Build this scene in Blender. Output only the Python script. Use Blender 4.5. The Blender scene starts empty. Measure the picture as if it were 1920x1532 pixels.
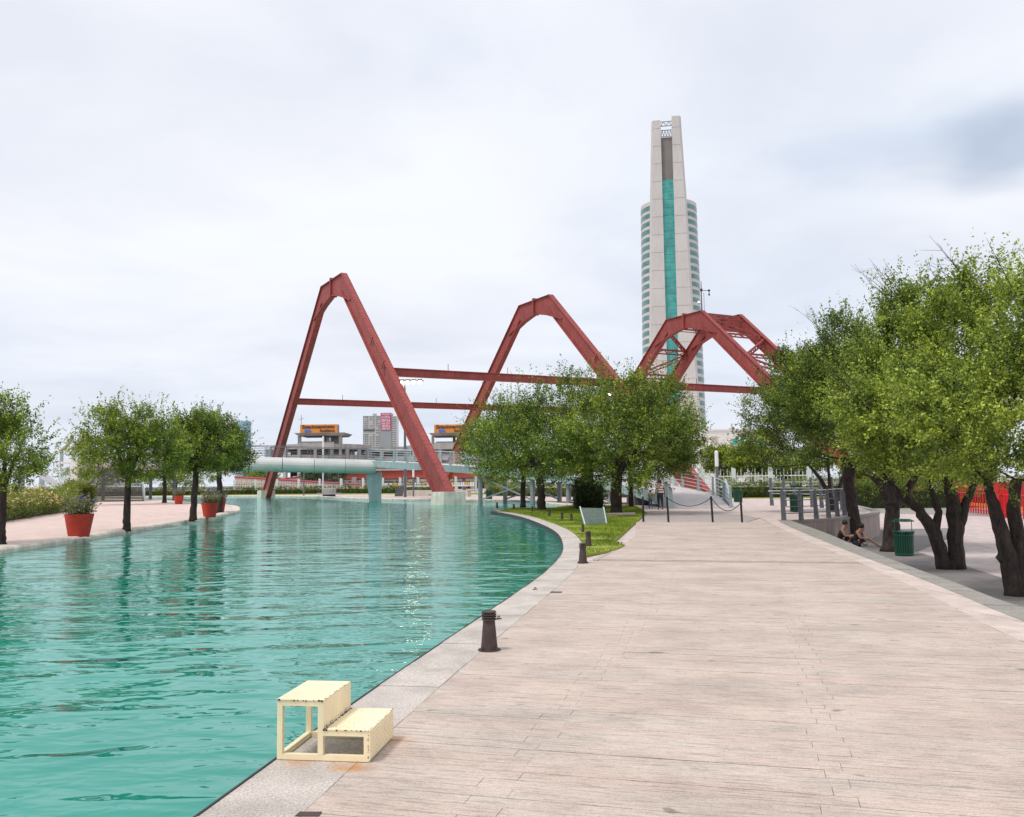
import bpy, math, random
import numpy as np
from mathutils import Vector, Matrix
random.seed(7); RNG = np.random.default_rng(11)
SC = bpy.context.scene
COL = SC.collection
# ------------------------------------------------------------------ camera
FPX, PITCH, ROLL, EYE = 1677.2, 0.0820, 0.0130, 1.7
_cp, _sp = math.cos(PITCH), math.sin(PITCH)
CF = np.array([0, _cp, _sp]); _u0 = np.array([0, -_sp, _cp]); _r0 = np.array([1.0, 0, 0])
CR = math.cos(ROLL)*_r0 - math.sin(ROLL)*_u0
CU = math.sin(ROLL)*_r0 + math.cos(ROLL)*_u0
cam = bpy.data.cameras.new('camera'); camo = bpy.data.objects.new('camera', cam); COL.objects.link(camo)
camo.matrix_world = Matrix(((CR[0], CU[0], -CF[0], 0), (CR[1], CU[1], -CF[1], 0), (CR[2], CU[2], -CF[2], EYE), (0, 0, 0, 1)))
cam.sensor_fit = 'HORIZONTAL'; cam.sensor_width = 36; cam.lens = FPX/1920*36
cam.clip_start = 0.1; cam.clip_end = 6000
SC.camera = camo
# ------------------------------------------------------------------ sky, sun, exposure
SUN_DIR = Vector((-0.35, -0.25, 0.9)).normalized()          # towards the sun behind the cloud
sun = bpy.data.lights.new('sun', 'SUN'); suno = bpy.data.objects.new('sun', sun); COL.objects.link(suno)
sun.energy = 1.9; sun.angle = math.radians(11); sun.color = (1.0, 0.94, 0.86)
suno.rotation_euler = (-SUN_DIR).to_track_quat('-Z', 'Y').to_euler()
suno.location = (-20, -20, 60)
W = bpy.data.worlds.new('World'); SC.world = W; W.use_nodes = True
def build_world():
    nt = W.node_tree; nt.nodes.clear(); N = nt.nodes.new; L = nt.links.new
    out = N('ShaderNodeOutputWorld'); bg = N('ShaderNodeBackground'); bg.inputs[1].default_value = 0.1
    sky = N('ShaderNodeTexSky'); sky.sky_type = 'NISHITA'; sky.sun_disc = False
    sky.sun_elevation = math.asin(SUN_DIR.z); sky.sun_rotation = math.atan2(SUN_DIR.x, SUN_DIR.y)
    tc = N('ShaderNodeTexCoord'); sep = N('ShaderNodeSeparateXYZ'); L(tc.outputs['Generated'], sep.inputs[0])
    mx = N('ShaderNodeMath'); mx.operation = 'MAXIMUM'; L(sep.outputs[2], mx.inputs[0]); mx.inputs[1].default_value = 0.0
    ad = N('ShaderNodeMath'); ad.operation = 'ADD'; L(mx.outputs[0], ad.inputs[0]); ad.inputs[1].default_value = 0.16
    dv = N('ShaderNodeVectorMath'); dv.operation = 'DIVIDE'; L(tc.outputs['Generated'], dv.inputs[0])
    cb = N('ShaderNodeCombineXYZ')
    for i in range(3): L(ad.outputs[0], cb.inputs[i])
    L(cb.outputs[0], dv.inputs[1])
    def noise(scale, det, off, rough=0.5):
        mp = N('ShaderNodeMapping'); mp.inputs['Location'].default_value = off; mp.inputs['Scale'].default_value = (1, 1.0, 0.0)
        L(dv.outputs[0], mp.inputs[0])
        n = N('ShaderNodeTexNoise'); n.inputs['Scale'].default_value = scale; n.inputs['Detail'].default_value = det
        n.inputs['Roughness'].default_value = rough; n.inputs['Distortion'].default_value = 0.3
        L(mp.outputs[0], n.inputs[0]); return n
    n1 = noise(1.15, 6, (3.1, 1.7, 0), 0.55); n2 = noise(0.55, 4, (9.3, 4.05, 0), 0.45)
    r1 = N('ShaderNodeValToRGB'); L(n1.outputs[0], r1.inputs[0])
    e = r1.color_ramp.elements; e[0].position = 0.32; e[0].color = (7.5, 7.75, 8.5, 1); e[1].position = 0.60; e[1].color = (8.9, 9.05, 9.5, 1)
    r2 = N('ShaderNodeValToRGB'); L(n2.outputs[0], r2.inputs[0])
    e = r2.color_ramp.elements; e[0].position = 0.28; e[0].color = (0.86, 0.90, 0.95, 1); e[1].position = 0.48; e[1].color = (1, 1, 1, 1)
    mu = N('ShaderNodeMixRGB'); mu.blend_type = 'MULTIPLY'; mu.inputs[0].default_value = 1; L(r1.outputs[0], mu.inputs[1]); L(r2.outputs[0], mu.inputs[2])
    # the cloud deck is a little greyer and bluer towards the horizon all round
    hz = N('ShaderNodeMapRange'); hz.inputs['From Min'].default_value = 0.0; hz.inputs['From Max'].default_value = 0.26; L(mx.outputs[0], hz.inputs[0])
    hm = N('ShaderNodeMixRGB'); hm.blend_type = 'MULTIPLY'; hm.inputs[0].default_value = 1; L(mu.outputs[0], hm.inputs[1])
    hr = N('ShaderNodeValToRGB'); L(hz.outputs[0], hr.inputs[0])
    hr.color_ramp.elements[0].color = (0.86, 0.895, 0.95, 1); hr.color_ramp.elements[1].color = (1, 1, 1, 1)
    L(hr.outputs[0], hm.inputs[2])
    cur = hm.outputs[0]
    for (cx, cy, sx, sy, dark, so) in CLOUDS:          # a few denser, darker cloud banks low over the trees
        v = N('ShaderNodeVectorMath'); v.operation = 'SUBTRACT'; L(dv.outputs[0], v.inputs[0]); v.inputs[1].default_value = (cx, cy, 0)
        w = N('ShaderNodeVectorMath'); w.operation = 'MULTIPLY'; L(v.outputs[0], w.inputs[0]); w.inputs[1].default_value = (1/sx, 1/sy, 0)
        nn = N('ShaderNodeTexNoise'); nn.inputs['Scale'].default_value = 2.6; nn.inputs['Detail'].default_value = 3; L(dv.outputs[0], nn.inputs[0])
        nv = N('ShaderNodeVectorMath'); nv.operation = 'MULTIPLY_ADD'; L(nn.outputs['Color'], nv.inputs[0]); nv.inputs[1].default_value = (1.5, 1.5, 0); nv.inputs[2].default_value = (-0.75, -0.75, 0)
        aa = N('ShaderNodeVectorMath'); aa.operation = 'ADD'; L(w.outputs[0], aa.inputs[0]); L(nv.outputs[0], aa.inputs[1])
        ln = N('ShaderNodeVectorMath'); ln.operation = 'LENGTH'; L(aa.outputs[0], ln.inputs[0])
        mr = N('ShaderNodeMapRange'); mr.interpolation_type = 'SMOOTHSTEP'; mr.inputs[1].default_value = 0.15; mr.inputs[2].default_value = 1.0; mr.inputs[3].default_value = so; mr.inputs[4].default_value = 0.0; L(ln.outputs['Value'], mr.inputs[0])
        cm = N('ShaderNodeMixRGB'); cm.blend_type = 'MULTIPLY'; cm.inputs[2].default_value = (*dark, 1); L(mr.outputs[0], cm.inputs[0]); L(cur, cm.inputs[1]); cur = cm.outputs[0]
    mixc = N('ShaderNodeMixRGB'); mixc.inputs[0].default_value = 0.95; L(sky.outputs[0], mixc.inputs[1]); L(cur, mixc.inputs[2])
    L(mixc.outputs[0], bg.inputs[0]); L(bg.outputs[0], out.inputs[0])
def _cd(x, y):
    d = CF + CR*(x-960)/FPX - CU*(y-766)/FPX; d = d/np.linalg.norm(d); return d[0]/(d[2]+.16), d[1]/(d[2]+.16)
CLOUDS = [(*_cd(1880, 275), 0.24, 0.30, (0.58, 0.65, 0.75), 0.95), (*_cd(1600, 285), 0.22, 0.2, (0.80, 0.85, 0.92), 0.7), (*_cd(1790, 225), 0.2, 0.25, (0.82, 0.87, 0.92), 0.7)]
build_world()
SC.view_settings.view_transform = 'Standard'; SC.view_settings.look = 'None'
SC.view_settings.gamma = 1; SC.view_settings.use_curve_mapping = False
SC.view_settings.exposure = 0.17
SC.cycles.max_bounces = 6; SC.cycles.diffuse_bounces = 3; SC.cycles.glossy_bounces = 3
SC.cycles.transmission_bounces = 4; SC.cycles.transparent_max_bounces = 6
SC.cycles.use_denoising = True
# ------------------------------------------------------------------ pixel -> place
def ray(x, y): return CF + CR*(x-960)/FPX - CU*(y-766)/FPX
def at(x, y, z=0.0):                      # a point of the ground (height z) seen at that spot of the photograph
    d = ray(x, y); t = (z-EYE)/d[2]; return np.array([0, 0, EYE]) + d*t
def dp(x, y, Y):                          # a point at distance Y
    d = ray(x, y); return np.array([0, 0, EYE]) + d*Y/d[1]
# ------------------------------------------------------------------ mesh helpers
class MB:
    def __init__(s): s.v = []; s.f = []; s.m = []; s.cur = 0
    def add(s, vs, fs):
        o = len(s.v); s.v += [tuple(map(float, p)) for p in vs]
        s.f += [tuple(i+o for i in f) for f in fs]; s.m += [s.cur]*len(fs); return s
    def hexa(s, a, b):                    # two quads (4 points each): bottom a, top b, both counter-clockwise from above
        return s.add(list(a)+list(b), [(3, 2, 1, 0), (4, 5, 6, 7), (0, 1, 5, 4), (1, 2, 6, 5), (2, 3, 7, 6), (3, 0, 4, 7)])
    def box(s, c, size, ax=None):
        c = np.array(c, float); h = np.array(size, float)/2
        X, Y, Z = (np.eye(3) if ax is None else [np.array(a, float) for a in ax])
        q = [(-1, -1), (1, -1), (1, 1), (-1, 1)]
        return s.hexa([c+X*h[0]*i+Y*h[1]*j-Z*h[2] for i, j in q], [c+X*h[0]*i+Y*h[1]*j+Z*h[2] for i, j in q])
    def bar(s, a, b, w, h, side=None):    # a beam from a to b, w across, h deep
        a = np.array(a, float); b = np.array(b, float); d = b-a; l = np.linalg.norm(d); d = d/l
        up = np.array([0, 0, 1.0]) if side is None else np.array(side, float)
        if abs(d@up) > 0.98: up = np.array([1.0, 0, 0])
        x = np.cross(d, up); x /= np.linalg.norm(x); y = np.cross(x, d)
        return s.box((a+b)/2, (w, l, h), (x, d, y))
    def prism(s, poly, z0, z1):
        n = len(poly); b = [(p[0], p[1], z0) for p in poly]; t = [(p[0], p[1], z1) for p in poly]
        ar = sum(poly[i][0]*poly[(i+1) % n][1]-poly[(i+1) % n][0]*poly[i][1] for i in range(n))
        idx = list(range(n)) if ar > 0 else list(range(n))[::-1]
        fs = [tuple(n+i for i in idx), tuple(reversed(idx))]
        for k in range(n):
            i, j = idx[k], idx[(k+1) % n]; fs.append((i, j, n+j, n+i))
        return s.add(b+t, fs)
    def sheet(s, poly, z):
        n = len(poly); ar = sum(poly[i][0]*poly[(i+1) % n][1]-poly[(i+1) % n][0]*poly[i][1] for i in range(n))
        idx = tuple(range(n)) if ar > 0 else tuple(reversed(range(n)))
        return s.add([(p[0], p[1], z) for p in poly], [idx])
    def tube(s, pts, rad, n=6, cap=True):
        pts = [np.array(p, float) for p in pts]
        if np.isscalar(rad): rad = [rad]*len(pts)
        ref = None; rings = []; o = len(s.v)
        for i, p in enumerate(pts):
            d = pts[min(i+1, len(pts)-1)]-pts[max(i-1, 0)]; d = d/(np.linalg.norm(d)+1e-9)
            if ref is None: ref = np.array([1.0, 0, 0]) if abs(d[0]) < 0.8 else np.array([0, 1.0, 0])
            x = np.cross(d, ref); x /= (np.linalg.norm(x)+1e-9); y = np.cross(d, x); ref = np.cross(x, d)
            for k in range(n):
                a = 2*math.pi*k/n; s.v.append(tuple(p+rad[i]*(x*math.cos(a)+y*math.sin(a))))
        for i in range(len(pts)-1):
            for k in range(n):
                k2 = (k+1) % n; s.f.append((o+i*n+k, o+(i+1)*n+k, o+(i+1)*n+k2, o+i*n+k2)); s.m.append(s.cur)
        if cap:
            s.f.append(tuple(o+k for k in range(n))); s.m.append(s.cur)
            s.f.append(tuple(o+(len(pts)-1)*n+k for k in reversed(range(n)))); s.m.append(s.cur)
        return s
    def lathe(s, prof, c=(0, 0, 0), n=16):
        o = len(s.v); m = len(prof)
        for r, z in prof:
            for k in range(n):
                a = 2*math.pi*k/n; s.v.append((c[0]+r*math.cos(a), c[1]+r*math.sin(a), c[2]+z))
        for i in range(m-1):
            for k in range(n):
                k2 = (k+1) % n; s.f.append((o+i*n+k, o+i*n+k2, o+(i+1)*n+k2, o+(i+1)*n+k)); s.m.append(s.cur)
        s.f.append(tuple(o+k for k in reversed(range(n)))); s.m.append(s.cur)
        s.f.append(tuple(o+(m-1)*n+k for k in range(n))); s.m.append(s.cur)
        return s
    def build(s, name, mat, parent=None, org=(0, 0, 0), smooth=False):
        me = bpy.data.meshes.new(name); o = np.array(org, float)
        me.from_pydata([tuple(np.array(p)-o) for p in s.v], [], s.f)
        for mm in (mat if isinstance(mat, (list, tuple)) else [mat]): me.materials.append(mm)
        if any(s.m): me.polygons.foreach_set('material_index', s.m)
        if smooth: me.polygons.foreach_set('use_smooth', [True]*len(me.polygons))
        me.update()
        return link(name, me, parent, None if parent else org)
def link(name, me, parent=None, loc=None):
    ob = bpy.data.objects.new(name, me); COL.objects.link(ob)
    if parent is not None: ob.parent = parent
    if loc is not None: ob.location = tuple(map(float, loc))
    return ob
def tag(o, label, cat, group=None):
    o['label'] = label; o['category'] = cat
    if group: o['group'] = group
    return o
def kind(o, k): o['kind'] = k; return o
def thing(name, label, cat, loc=(0, 0, 0), rz=0.0, group=None):
    o = bpy.data.objects.new(name, None); COL.objects.link(o); o.empty_display_size = 0.2
    o.location = tuple(map(float, loc)); o.rotation_euler = (0, 0, rz)
    return tag(o, label, cat, group)
def kids(o): return [c for c in bpy.data.objects if c.parent == o]
def copy_tree(root, loc, rz, label, group=None, scale=1.0):
    r = root.copy(); COL.objects.link(r); r.location = tuple(map(float, loc)); r.rotation_euler = (0, 0, rz); r.scale = (scale,)*3
    r['label'] = label
    if group: r['group'] = group
    for ch in kids(root):
        c = ch.copy(); COL.objects.link(c); c.parent = r
        for g in kids(ch):
            d = g.copy(); COL.objects.link(d); d.parent = c
    return r
def offset(line, d):                      # parallel line, d to the right of the walking direction
    out = []; n = len(line)
    for i in range(n):
        a = np.array(line[max(i-1, 0)][:2], float); b = np.array(line[min(i+1, n-1)][:2], float)
        t = (b-a)/np.linalg.norm(b-a); out.append((line[i][0]+t[1]*d, line[i][1]-t[0]*d))
    return out
def resample(line, step):
    P = [np.array(p[:2], float) for p in line]
    # Catmull-Rom first, so that the quay is a curve and not a polygon
    Q = []
    for i in range(len(P)-1):
        p0 = P[max(i-1, 0)]; p1 = P[i]; p2 = P[i+1]; p3 = P[min(i+2, len(P)-1)]
        for t in np.linspace(0, 1, 12, endpoint=False):
            Q.append(0.5*((2*p1)+(p2-p0)*t+(2*p0-5*p1+4*p2-p3)*t*t+(3*p1-p0-3*p2+p3)*t**3))
    Q.append(P[-1]); L = [0]
    for i in range(1, len(Q)): L.append(L[-1]+np.linalg.norm(Q[i]-Q[i-1]))
    n = max(2, int(round(L[-1]/step))); out = []
    Q = np.array(Q)
    for s in np.linspace(0, L[-1], n+1): out.append((float(np.interp(s, L, Q[:, 0])), float(np.interp(s, L, Q[:, 1]))))
    return out
# ------------------------------------------------------------------ materials
def newmat(name):
    m = bpy.data.materials.new(name); m.use_nodes = True; nt = m.node_tree
    return m, nt, nt.nodes['Principled BSDF']
def mat(name, c, rough=0.7, var=0.12, scale=6.0, bump=0.0, bscale=None, metal=0.0, c2=None, stretch=None, spec=0.5, streak=0.0, blotch=0.0, bdist=0.02):
    m, nt, b = newmat(name); N = nt.nodes.new; L = nt.links.new
    b.inputs['Roughness'].default_value = rough; b.inputs['Metallic'].default_value = metal
    b.inputs['Specular IOR Level'].default_value = spec
    geo = N('ShaderNodeNewGeometry'); vec = geo.outputs['Position']
    if stretch:
        mp = N('ShaderNodeMapping'); mp.inputs['Scale'].default_value = stretch; L(vec, mp.inputs[0]); vec = mp.outputs[0]
    n = N('ShaderNodeTexNoise'); n.inputs['Scale'].default_value = scale; n.inputs['Detail'].default_value = 8; n.inputs['Roughness'].default_value = 0.62; L(vec, n.inputs[0])
    r = N('ShaderNodeValToRGB'); L(n.outputs[0], r.inputs[0])
    r.color_ramp.elements[0].position = 0.30; r.color_ramp.elements[1].position = 0.70
    if c2 is None:
        lo = [x*(1-var) for x in c]; hi = [min(1, x*(1+var)) for x in c]
    else: lo, hi = c, c2
    r.color_ramp.elements[0].color = (*lo, 1); r.color_ramp.elements[1].color = (*hi, 1)
    colr = r.outputs[0]
    if streak:                            # rain streaks: noise stretched along z
        mp2 = N('ShaderNodeMapping'); mp2.inputs['Scale'].default_value = (1, 1, 0.06); L(geo.outputs['Position'], mp2.inputs[0])
        n2 = N('ShaderNodeTexNoise'); n2.inputs['Scale'].default_value = 3.0; n2.inputs['Detail'].default_value = 5; L(mp2.outputs[0], n2.inputs[0])
        r2 = N('ShaderNodeMapRange'); r2.inputs[1].default_value = 0.35; r2.inputs[2].default_value = 0.7; r2.inputs[3].default_value = 1-streak; r2.inputs[4].default_value = 1.0
        L(n2.outputs[0], r2.inputs[0])
        mm = N('ShaderNodeMixRGB'); mm.blend_type = 'MULTIPLY'; mm.inputs[0].default_value = 1; L(colr, mm.inputs[1]); L(r2.outputs[0], mm.inputs[2]); colr = mm.outputs[0]
    if blotch:                            # broad uneven dirt
        n3 = N('ShaderNodeTexNoise'); n3.inputs['Scale'].default_value = 1.7; n3.inputs['Detail'].default_value = 7; n3.inputs['Roughness'].default_value = 0.65; L(geo.outputs['Position'], n3.inputs[0])
        r3 = N('ShaderNodeMapRange'); r3.inputs[1].default_value = 0.36; r3.inputs[2].default_value = 0.6; r3.inputs[3].default_value = 1-blotch; r3.inputs[4].default_value = 1.03; L(n3.outputs[0], r3.inputs[0])
        m3 = N('ShaderNodeMixRGB'); m3.blend_type = 'MULTIPLY'; m3.inputs[0].default_value = 1; L(colr, m3.inputs[1]); L(r3.outputs[0], m3.inputs[2]); colr = m3.outputs[0]
    L(colr, b.inputs['Base Color'])
    if bump:
        nb = N('ShaderNodeTexNoise'); nb.inputs['Scale'].default_value = bscale or scale*4; nb.inputs['Detail'].default_value = 4; L(vec, nb.inputs[0])
        bp = N('ShaderNodeBump'); bp.inputs['Strength'].default_value = bump; bp.inputs['Distance'].default_value = bdist; L(nb.outputs[0], bp.inputs['Height']); L(bp.outputs[0], b.inputs['Normal'])
    return m
def plank_mat(name, base, ang, contrast=1.0):
    m, nt, b = newmat(name); N = nt.nodes.new; L = nt.links.new
    b.inputs['Roughness'].default_value = 0.8; b.inputs['Specular IOR Level'].default_value = 0.25
    geo = N('ShaderNodeNewGeometry')
    def tex(scale, sc3, det, rough=0.6):
        mp = N('ShaderNodeMapping'); mp.vector_type = 'TEXTURE'; mp.inputs['Rotation'].default_value = (0, 0, ang); mp.inputs['Scale'].default_value = sc3
        L(geo.outputs['Position'], mp.inputs[0])
        n = N('ShaderNodeTexNoise'); n.inputs['Scale'].default_value = scale; n.inputs['Detail'].default_value = det; n.inputs['Roughness'].default_value = rough; L(mp.outputs[0], n.inputs[0]); return n
    def ramp(n, p0, v0, p1, v1):
        r = N('ShaderNodeMapRange'); r.inputs[1].default_value = p0; r.inputs[2].default_value = p1; r.inputs[3].default_value = v0; r.inputs[4].default_value = v1; L(n.outputs[0], r.inputs[0]); return r.outputs[0]
    streaks = tex(3.4, (0.95, 0.085, 1), 6, 0.72); grain = tex(26, (1.1, 0.3, 1), 5, 0.65); blotch = tex(0.9, (1.1, 0.8, 1), 8, 0.7); speck = tex(70, (1, 1, 1), 4, 0.75)
    spots = tex(5.5, (1.6, 0.9, 1), 2, 0.4)
    cur = None
    for o in (ramp(streaks, 0.36, 1-0.30*contrast, 0.52, 1.04), ramp(grain, 0.32, 1-0.16*contrast, 0.58, 1.04), ramp(blotch, 0.36, 1-0.17*contrast, 0.60, 1.05), ramp(speck, 0.34, 0.72, 0.50, 1.03), ramp(spots, 0.25, 0.55, 0.29, 1.0)):
        if cur is None: cur = o
        else:
            mu = N('ShaderNodeMath'); mu.operation = 'MULTIPLY'; L(cur, mu.inputs[0]); L(o, mu.inputs[1]); cur = mu.outputs[0]
    tint = N('ShaderNodeMixRGB'); tint.inputs[1].default_value = (base[0]*0.97, base[1]*1.0, base[2]*1.0, 1); tint.inputs[2].default_value = (base[0]*1.02, base[1]*0.98, base[2]*0.97, 1)
    tw = tex(0.9, (2.5, 0.3, 1), 3); L(ramp(tw, 0.35, 0.0, 0.65, 1.0), tint.inputs[0])
    fm = N('ShaderNodeMixRGB'); fm.blend_type = 'MULTIPLY'; fm.inputs[0].default_value = 1; L(tint.outputs[0], fm.inputs[1]); L(cur, fm.inputs[2])
    L(fm.outputs[0], b.inputs['Base Color'])
    bp = N('ShaderNodeBump'); bp.inputs['Strength'].default_value = 0.35; bp.inputs['Distance'].default_value = 0.006; L(grain.outputs[0], bp.inputs['Height']); L(bp.outputs[0], b.inputs['Normal'])
    return m
def leaf_mat(name, dark, mid, tip, trans=0.16):
    m, nt, b = newmat(name); N = nt.nodes.new; L = nt.links.new; nt.nodes.remove(b)
    out = nt.nodes['Material Output']
    at_ = N('ShaderNodeAttribute'); at_.attribute_name = 'tint'
    geo = N('ShaderNodeNewGeometry')
    r = N('ShaderNodeValToRGB'); e = r.color_ramp.elements
    e[0].position = 0.0; e[0].color = (*dark, 1); e[1].position = 1.0; e[1].color = (*tip, 1); k = e.new(0.5); k.color = (*mid, 1)
    ad = N('ShaderNodeMath'); ad.operation = 'MULTIPLY_ADD'; L(geo.outputs['Random Per Island'], ad.inputs[0]); ad.inputs[1].default_value = 0.35; L(at_.outputs['Fac'], ad.inputs[2])
    sb = N('ShaderNodeMath'); sb.operation = 'SUBTRACT'; L(ad.outputs[0], sb.inputs[0]); sb.inputs[1].default_value = 0.17; L(sb.outputs[0], r.inputs[0])
    d = N('ShaderNodeBsdfPrincipled'); d.inputs['Roughness'].default_value = 0.55; d.inputs['Specular IOR Level'].default_value = 0.35; L(r.outputs[0], d.inputs['Base Color'])
    t = N('ShaderNodeBsdfTranslucent'); hs = N('ShaderNodeHueSaturation'); hs.inputs['Saturation'].default_value = 1.1; hs.inputs['Value'].default_value = 1.35; L(r.outputs[0], hs.inputs['Color']); L(hs.outputs[0], t.inputs[0])
    mx = N('ShaderNodeMixShader'); mx.inputs[0].default_value = trans; L(d.outputs[0], mx.inputs[1]); L(t.outputs[0], mx.inputs[2]); L(mx.outputs[0], out.inputs[0])
    return m
def emit_mat(name, c, s):
    m, nt, b = newmat(name); b.inputs['Base Color'].default_value = (*c, 1); b.inputs['Emission Color'].default_value = (*c, 1); b.inputs['Emission Strength'].default_value = s; return m
def glass_mat(name, c, rough=0.08):
    m, nt, b = newmat(name); N = nt.nodes.new; L = nt.links.new
    b.inputs['Roughness'].default_value = rough; b.inputs['Specular IOR Level'].default_value = 0.6; b.inputs['IOR'].default_value = 1.5
    geo = N('ShaderNodeNewGeometry'); n = N('ShaderNodeTexNoise'); n.inputs['Scale'].default_value = 0.35; n.inputs['Detail'].default_value = 4; L(geo.outputs['Position'], n.inputs[0])
    r = N('ShaderNodeValToRGB'); L(n.outputs[0], r.inputs[0]); r.color_ramp.elements[0].position = 0.35; r.color_ramp.elements[1].position = 0.65
    r.color_ramp.elements[0].color = (*[x*0.75 for x in c], 1); r.color_ramp.elements[1].color = (*[x*1.2 for x in c], 1); L(r.outputs[0], b.inputs['Base Color']); return m
PANG = math.atan2(-0.266, 0.964)
M = {}
M['plank'] = plank_mat('stamped_plank_concrete', (0.560, 0.466, 0.408), PANG, 1.1)
M['joint'] = mat('dirty_joint', (0.36, 0.30, 0.265), 0.9, 0.2, 3)
M['band'] = mat('pale_concrete_band', (0.58, 0.485, 0.435), 0.8, 0.14, 2.5, 0.2, 60, blotch=0.2)
M['greyband'] = mat('grey_granite_band', (0.30, 0.28, 0.25), 0.8, 0.25, 22, 0.2, 90, blotch=0.2)
M['granite'] = mat('kerb_granite', (0.31, 0.275, 0.245), 0.8, 0.0, 62, 0.3, 160, c2=(0.76, 0.685, 0.63), blotch=0.25)
M['kerbconc'] = mat('kerb_concrete', (0.52, 0.46, 0.39), 0.85, 0.0, 5, 0.3, 30, c2=(0.80, 0.72, 0.63), blotch=0.25)
M['paving'] = mat('pinkish_paving', (0.56, 0.46, 0.43), 0.85, 0.14, 1.6, 0.15, 30, blotch=0.18)
M['paving_left'] = mat('rose_paving', (0.64, 0.495, 0.445), 0.85, 0.2, 1.4, 0.15, 30, stretch=(0.5, 2.2, 1), blotch=0.16)
M['lowpave'] = mat('lower_plaza_paving', (0.55, 0.46, 0.44), 0.85, 0.16, 1.8, 0.15, 30, blotch=0.2)
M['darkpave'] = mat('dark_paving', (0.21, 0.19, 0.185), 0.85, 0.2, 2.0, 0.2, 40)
M['greyplank'] = plank_mat('grey_plank_concrete', (0.40, 0.35, 0.33), PANG, 0.7)
M['edge'] = mat('black_edge_strip', (0.03, 0.03, 0.035), 0.6)
M['ground'] = mat('ground', (0.16, 0.15, 0.11), 0.95, 0.3, 0.05)
M['lawn'] = mat('lawn', (0.13, 0.20, 0.02), 0.95, 0.0, 0.9, 0.6, 12, c2=(0.36, 0.38, 0.05))
M['gravel'] = mat('gravel', (0.24, 0.22, 0.20), 0.9, 0.0, 40, 0.5, 80, c2=(0.5, 0.47, 0.44))
M['redsteel'] = mat('red_oxide_steel', (0.335, 0.060, 0.052), 0.62, 0.2, 0.8, 0.1, 20, streak=0.24)
M['redbright'] = mat('bright_red_paint', (0.62, 0.012, 0.025), 0.45, 0.08)
M['redbridge'] = mat('red_brown_bridge', (0.33, 0.055, 0.035), 0.6, 0.15, 0.5)
M['concrete'] = mat('concrete', (0.42, 0.41, 0.39), 0.85, 0.18, 0.6, 0.2, 12, streak=0.22)
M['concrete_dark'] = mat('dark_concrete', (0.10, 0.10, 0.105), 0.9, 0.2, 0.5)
M['footing'] = mat('footing_concrete', (0.58, 0.56, 0.47), 0.85, 0.0, 1.6, 0.3, 14, c2=(0.82, 0.79, 0.70), streak=0.25)
M['tealmetal'] = mat('patinated_metal_cladding', (0.50, 0.535, 0.515), 0.40, 0.0, 0.5, metal=0.2, c2=(0.70, 0.69, 0.67))
M['tealpaint'] = mat('teal_grey_paint', (0.36, 0.48, 0.50), 0.55, 0.12, 1.2, streak=0.18)
M['greypost'] = mat('grey_steel_post', (0.125, 0.132, 0.15), 0.5, 0.12, 3)
M['midsteel'] = mat('mid_grey_steel', (0.26, 0.28, 0.30), 0.5, 0.12, 3)
M['lightsteel'] = mat('light_steel', (0.55, 0.60, 0.64), 0.4, 0.08, 3, metal=0.2)
M['deckmetal'] = mat('ramp_deck_plate', (0.46, 0.42, 0.43), 0.5, 0.0, 0.8, c2=(0.62, 0.55, 0.53))
M['rust'] = mat('dark_rusty_steel', (0.065, 0.042, 0.038), 0.75, 0.35, 14, 0.3, 60)
M['blackpost'] = mat('black_paint', (0.012, 0.012, 0.014), 0.5)
M['cream'] = mat('cream_paint', (0.86, 0.73, 0.48), 0.5, 0.05, 6)
M['cream_worn'] = mat('worn_cream_paint', (0.88, 0.755, 0.50), 0.5, 0.05, 6, blotch=0.12)
M['pot'] = mat('red_terracotta_paint', (0.46, 0.034, 0.016), 0.65, 0.1, 8, blotch=0.22)
M['soil'] = mat('soil', (0.05, 0.035, 0.025), 0.95)
M['bark'] = mat('bark', (0.012, 0.009, 0.008), 0.95, 0.0, 9, 1.0, 22, c2=(0.075, 0.054, 0.045), stretch=(1, 1, 0.3), bdist=0.09)
M['twig'] = mat('twig_bark', (0.07, 0.05, 0.04), 0.95)
M['leaf'] = leaf_mat('leaf_green', (0.028, 0.054, 0.010), (0.178, 0.255, 0.032), (0.54, 0.62, 0.09))
M['leaf_left'] = leaf_mat('leaf_deep', (0.034, 0.062, 0.010), (0.165, 0.235, 0.028), (0.44, 0.52, 0.06))
M['leaf_ctr'] = leaf_mat('leaf_mid', (0.022, 0.048, 0.010), (0.125, 0.190, 0.026), (0.46, 0.54, 0.06))
M['leaf_hedge'] = leaf_mat('leaf_hedge', (0.045, 0.075, 0.014), (0.13, 0.185, 0.028), (0.34, 0.38, 0.05))
M['leaf_dark'] = leaf_mat('leaf_dark', (0.016, 0.028, 0.010), (0.035, 0.060, 0.016), (0.07, 0.11, 0.025))
M['leaf_pot'] = leaf_mat('leaf_pot', (0.06, 0.07, 0.03), (0.20, 0.21, 0.10), (0.32, 0.33, 0.15))
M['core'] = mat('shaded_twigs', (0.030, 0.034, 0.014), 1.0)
M['grass'] = leaf_mat('grass_blade', (0.08, 0.14, 0.015), (0.20, 0.28, 0.028), (0.42, 0.46, 0.06), 0.2)
M['bluepetal'] = mat('violet_petal', (0.22, 0.16, 0.70), 0.6)
M['peachpetal'] = mat('peach_petal', (0.85, 0.62, 0.34), 0.6, 0.15)
M['towerconc'] = mat('tower_concrete', (0.56, 0.54, 0.525), 0.8, 0.0, 0.05, c2=(0.67, 0.645, 0.62), streak=0.12)
M['towergrey'] = mat('tower_grey_panel', (0.22, 0.20, 0.185), 0.7, 0.1, 0.2)
M['tealglass'] = glass_mat('teal_glass', (0.035, 0.36, 0.33), 0.2)
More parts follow.
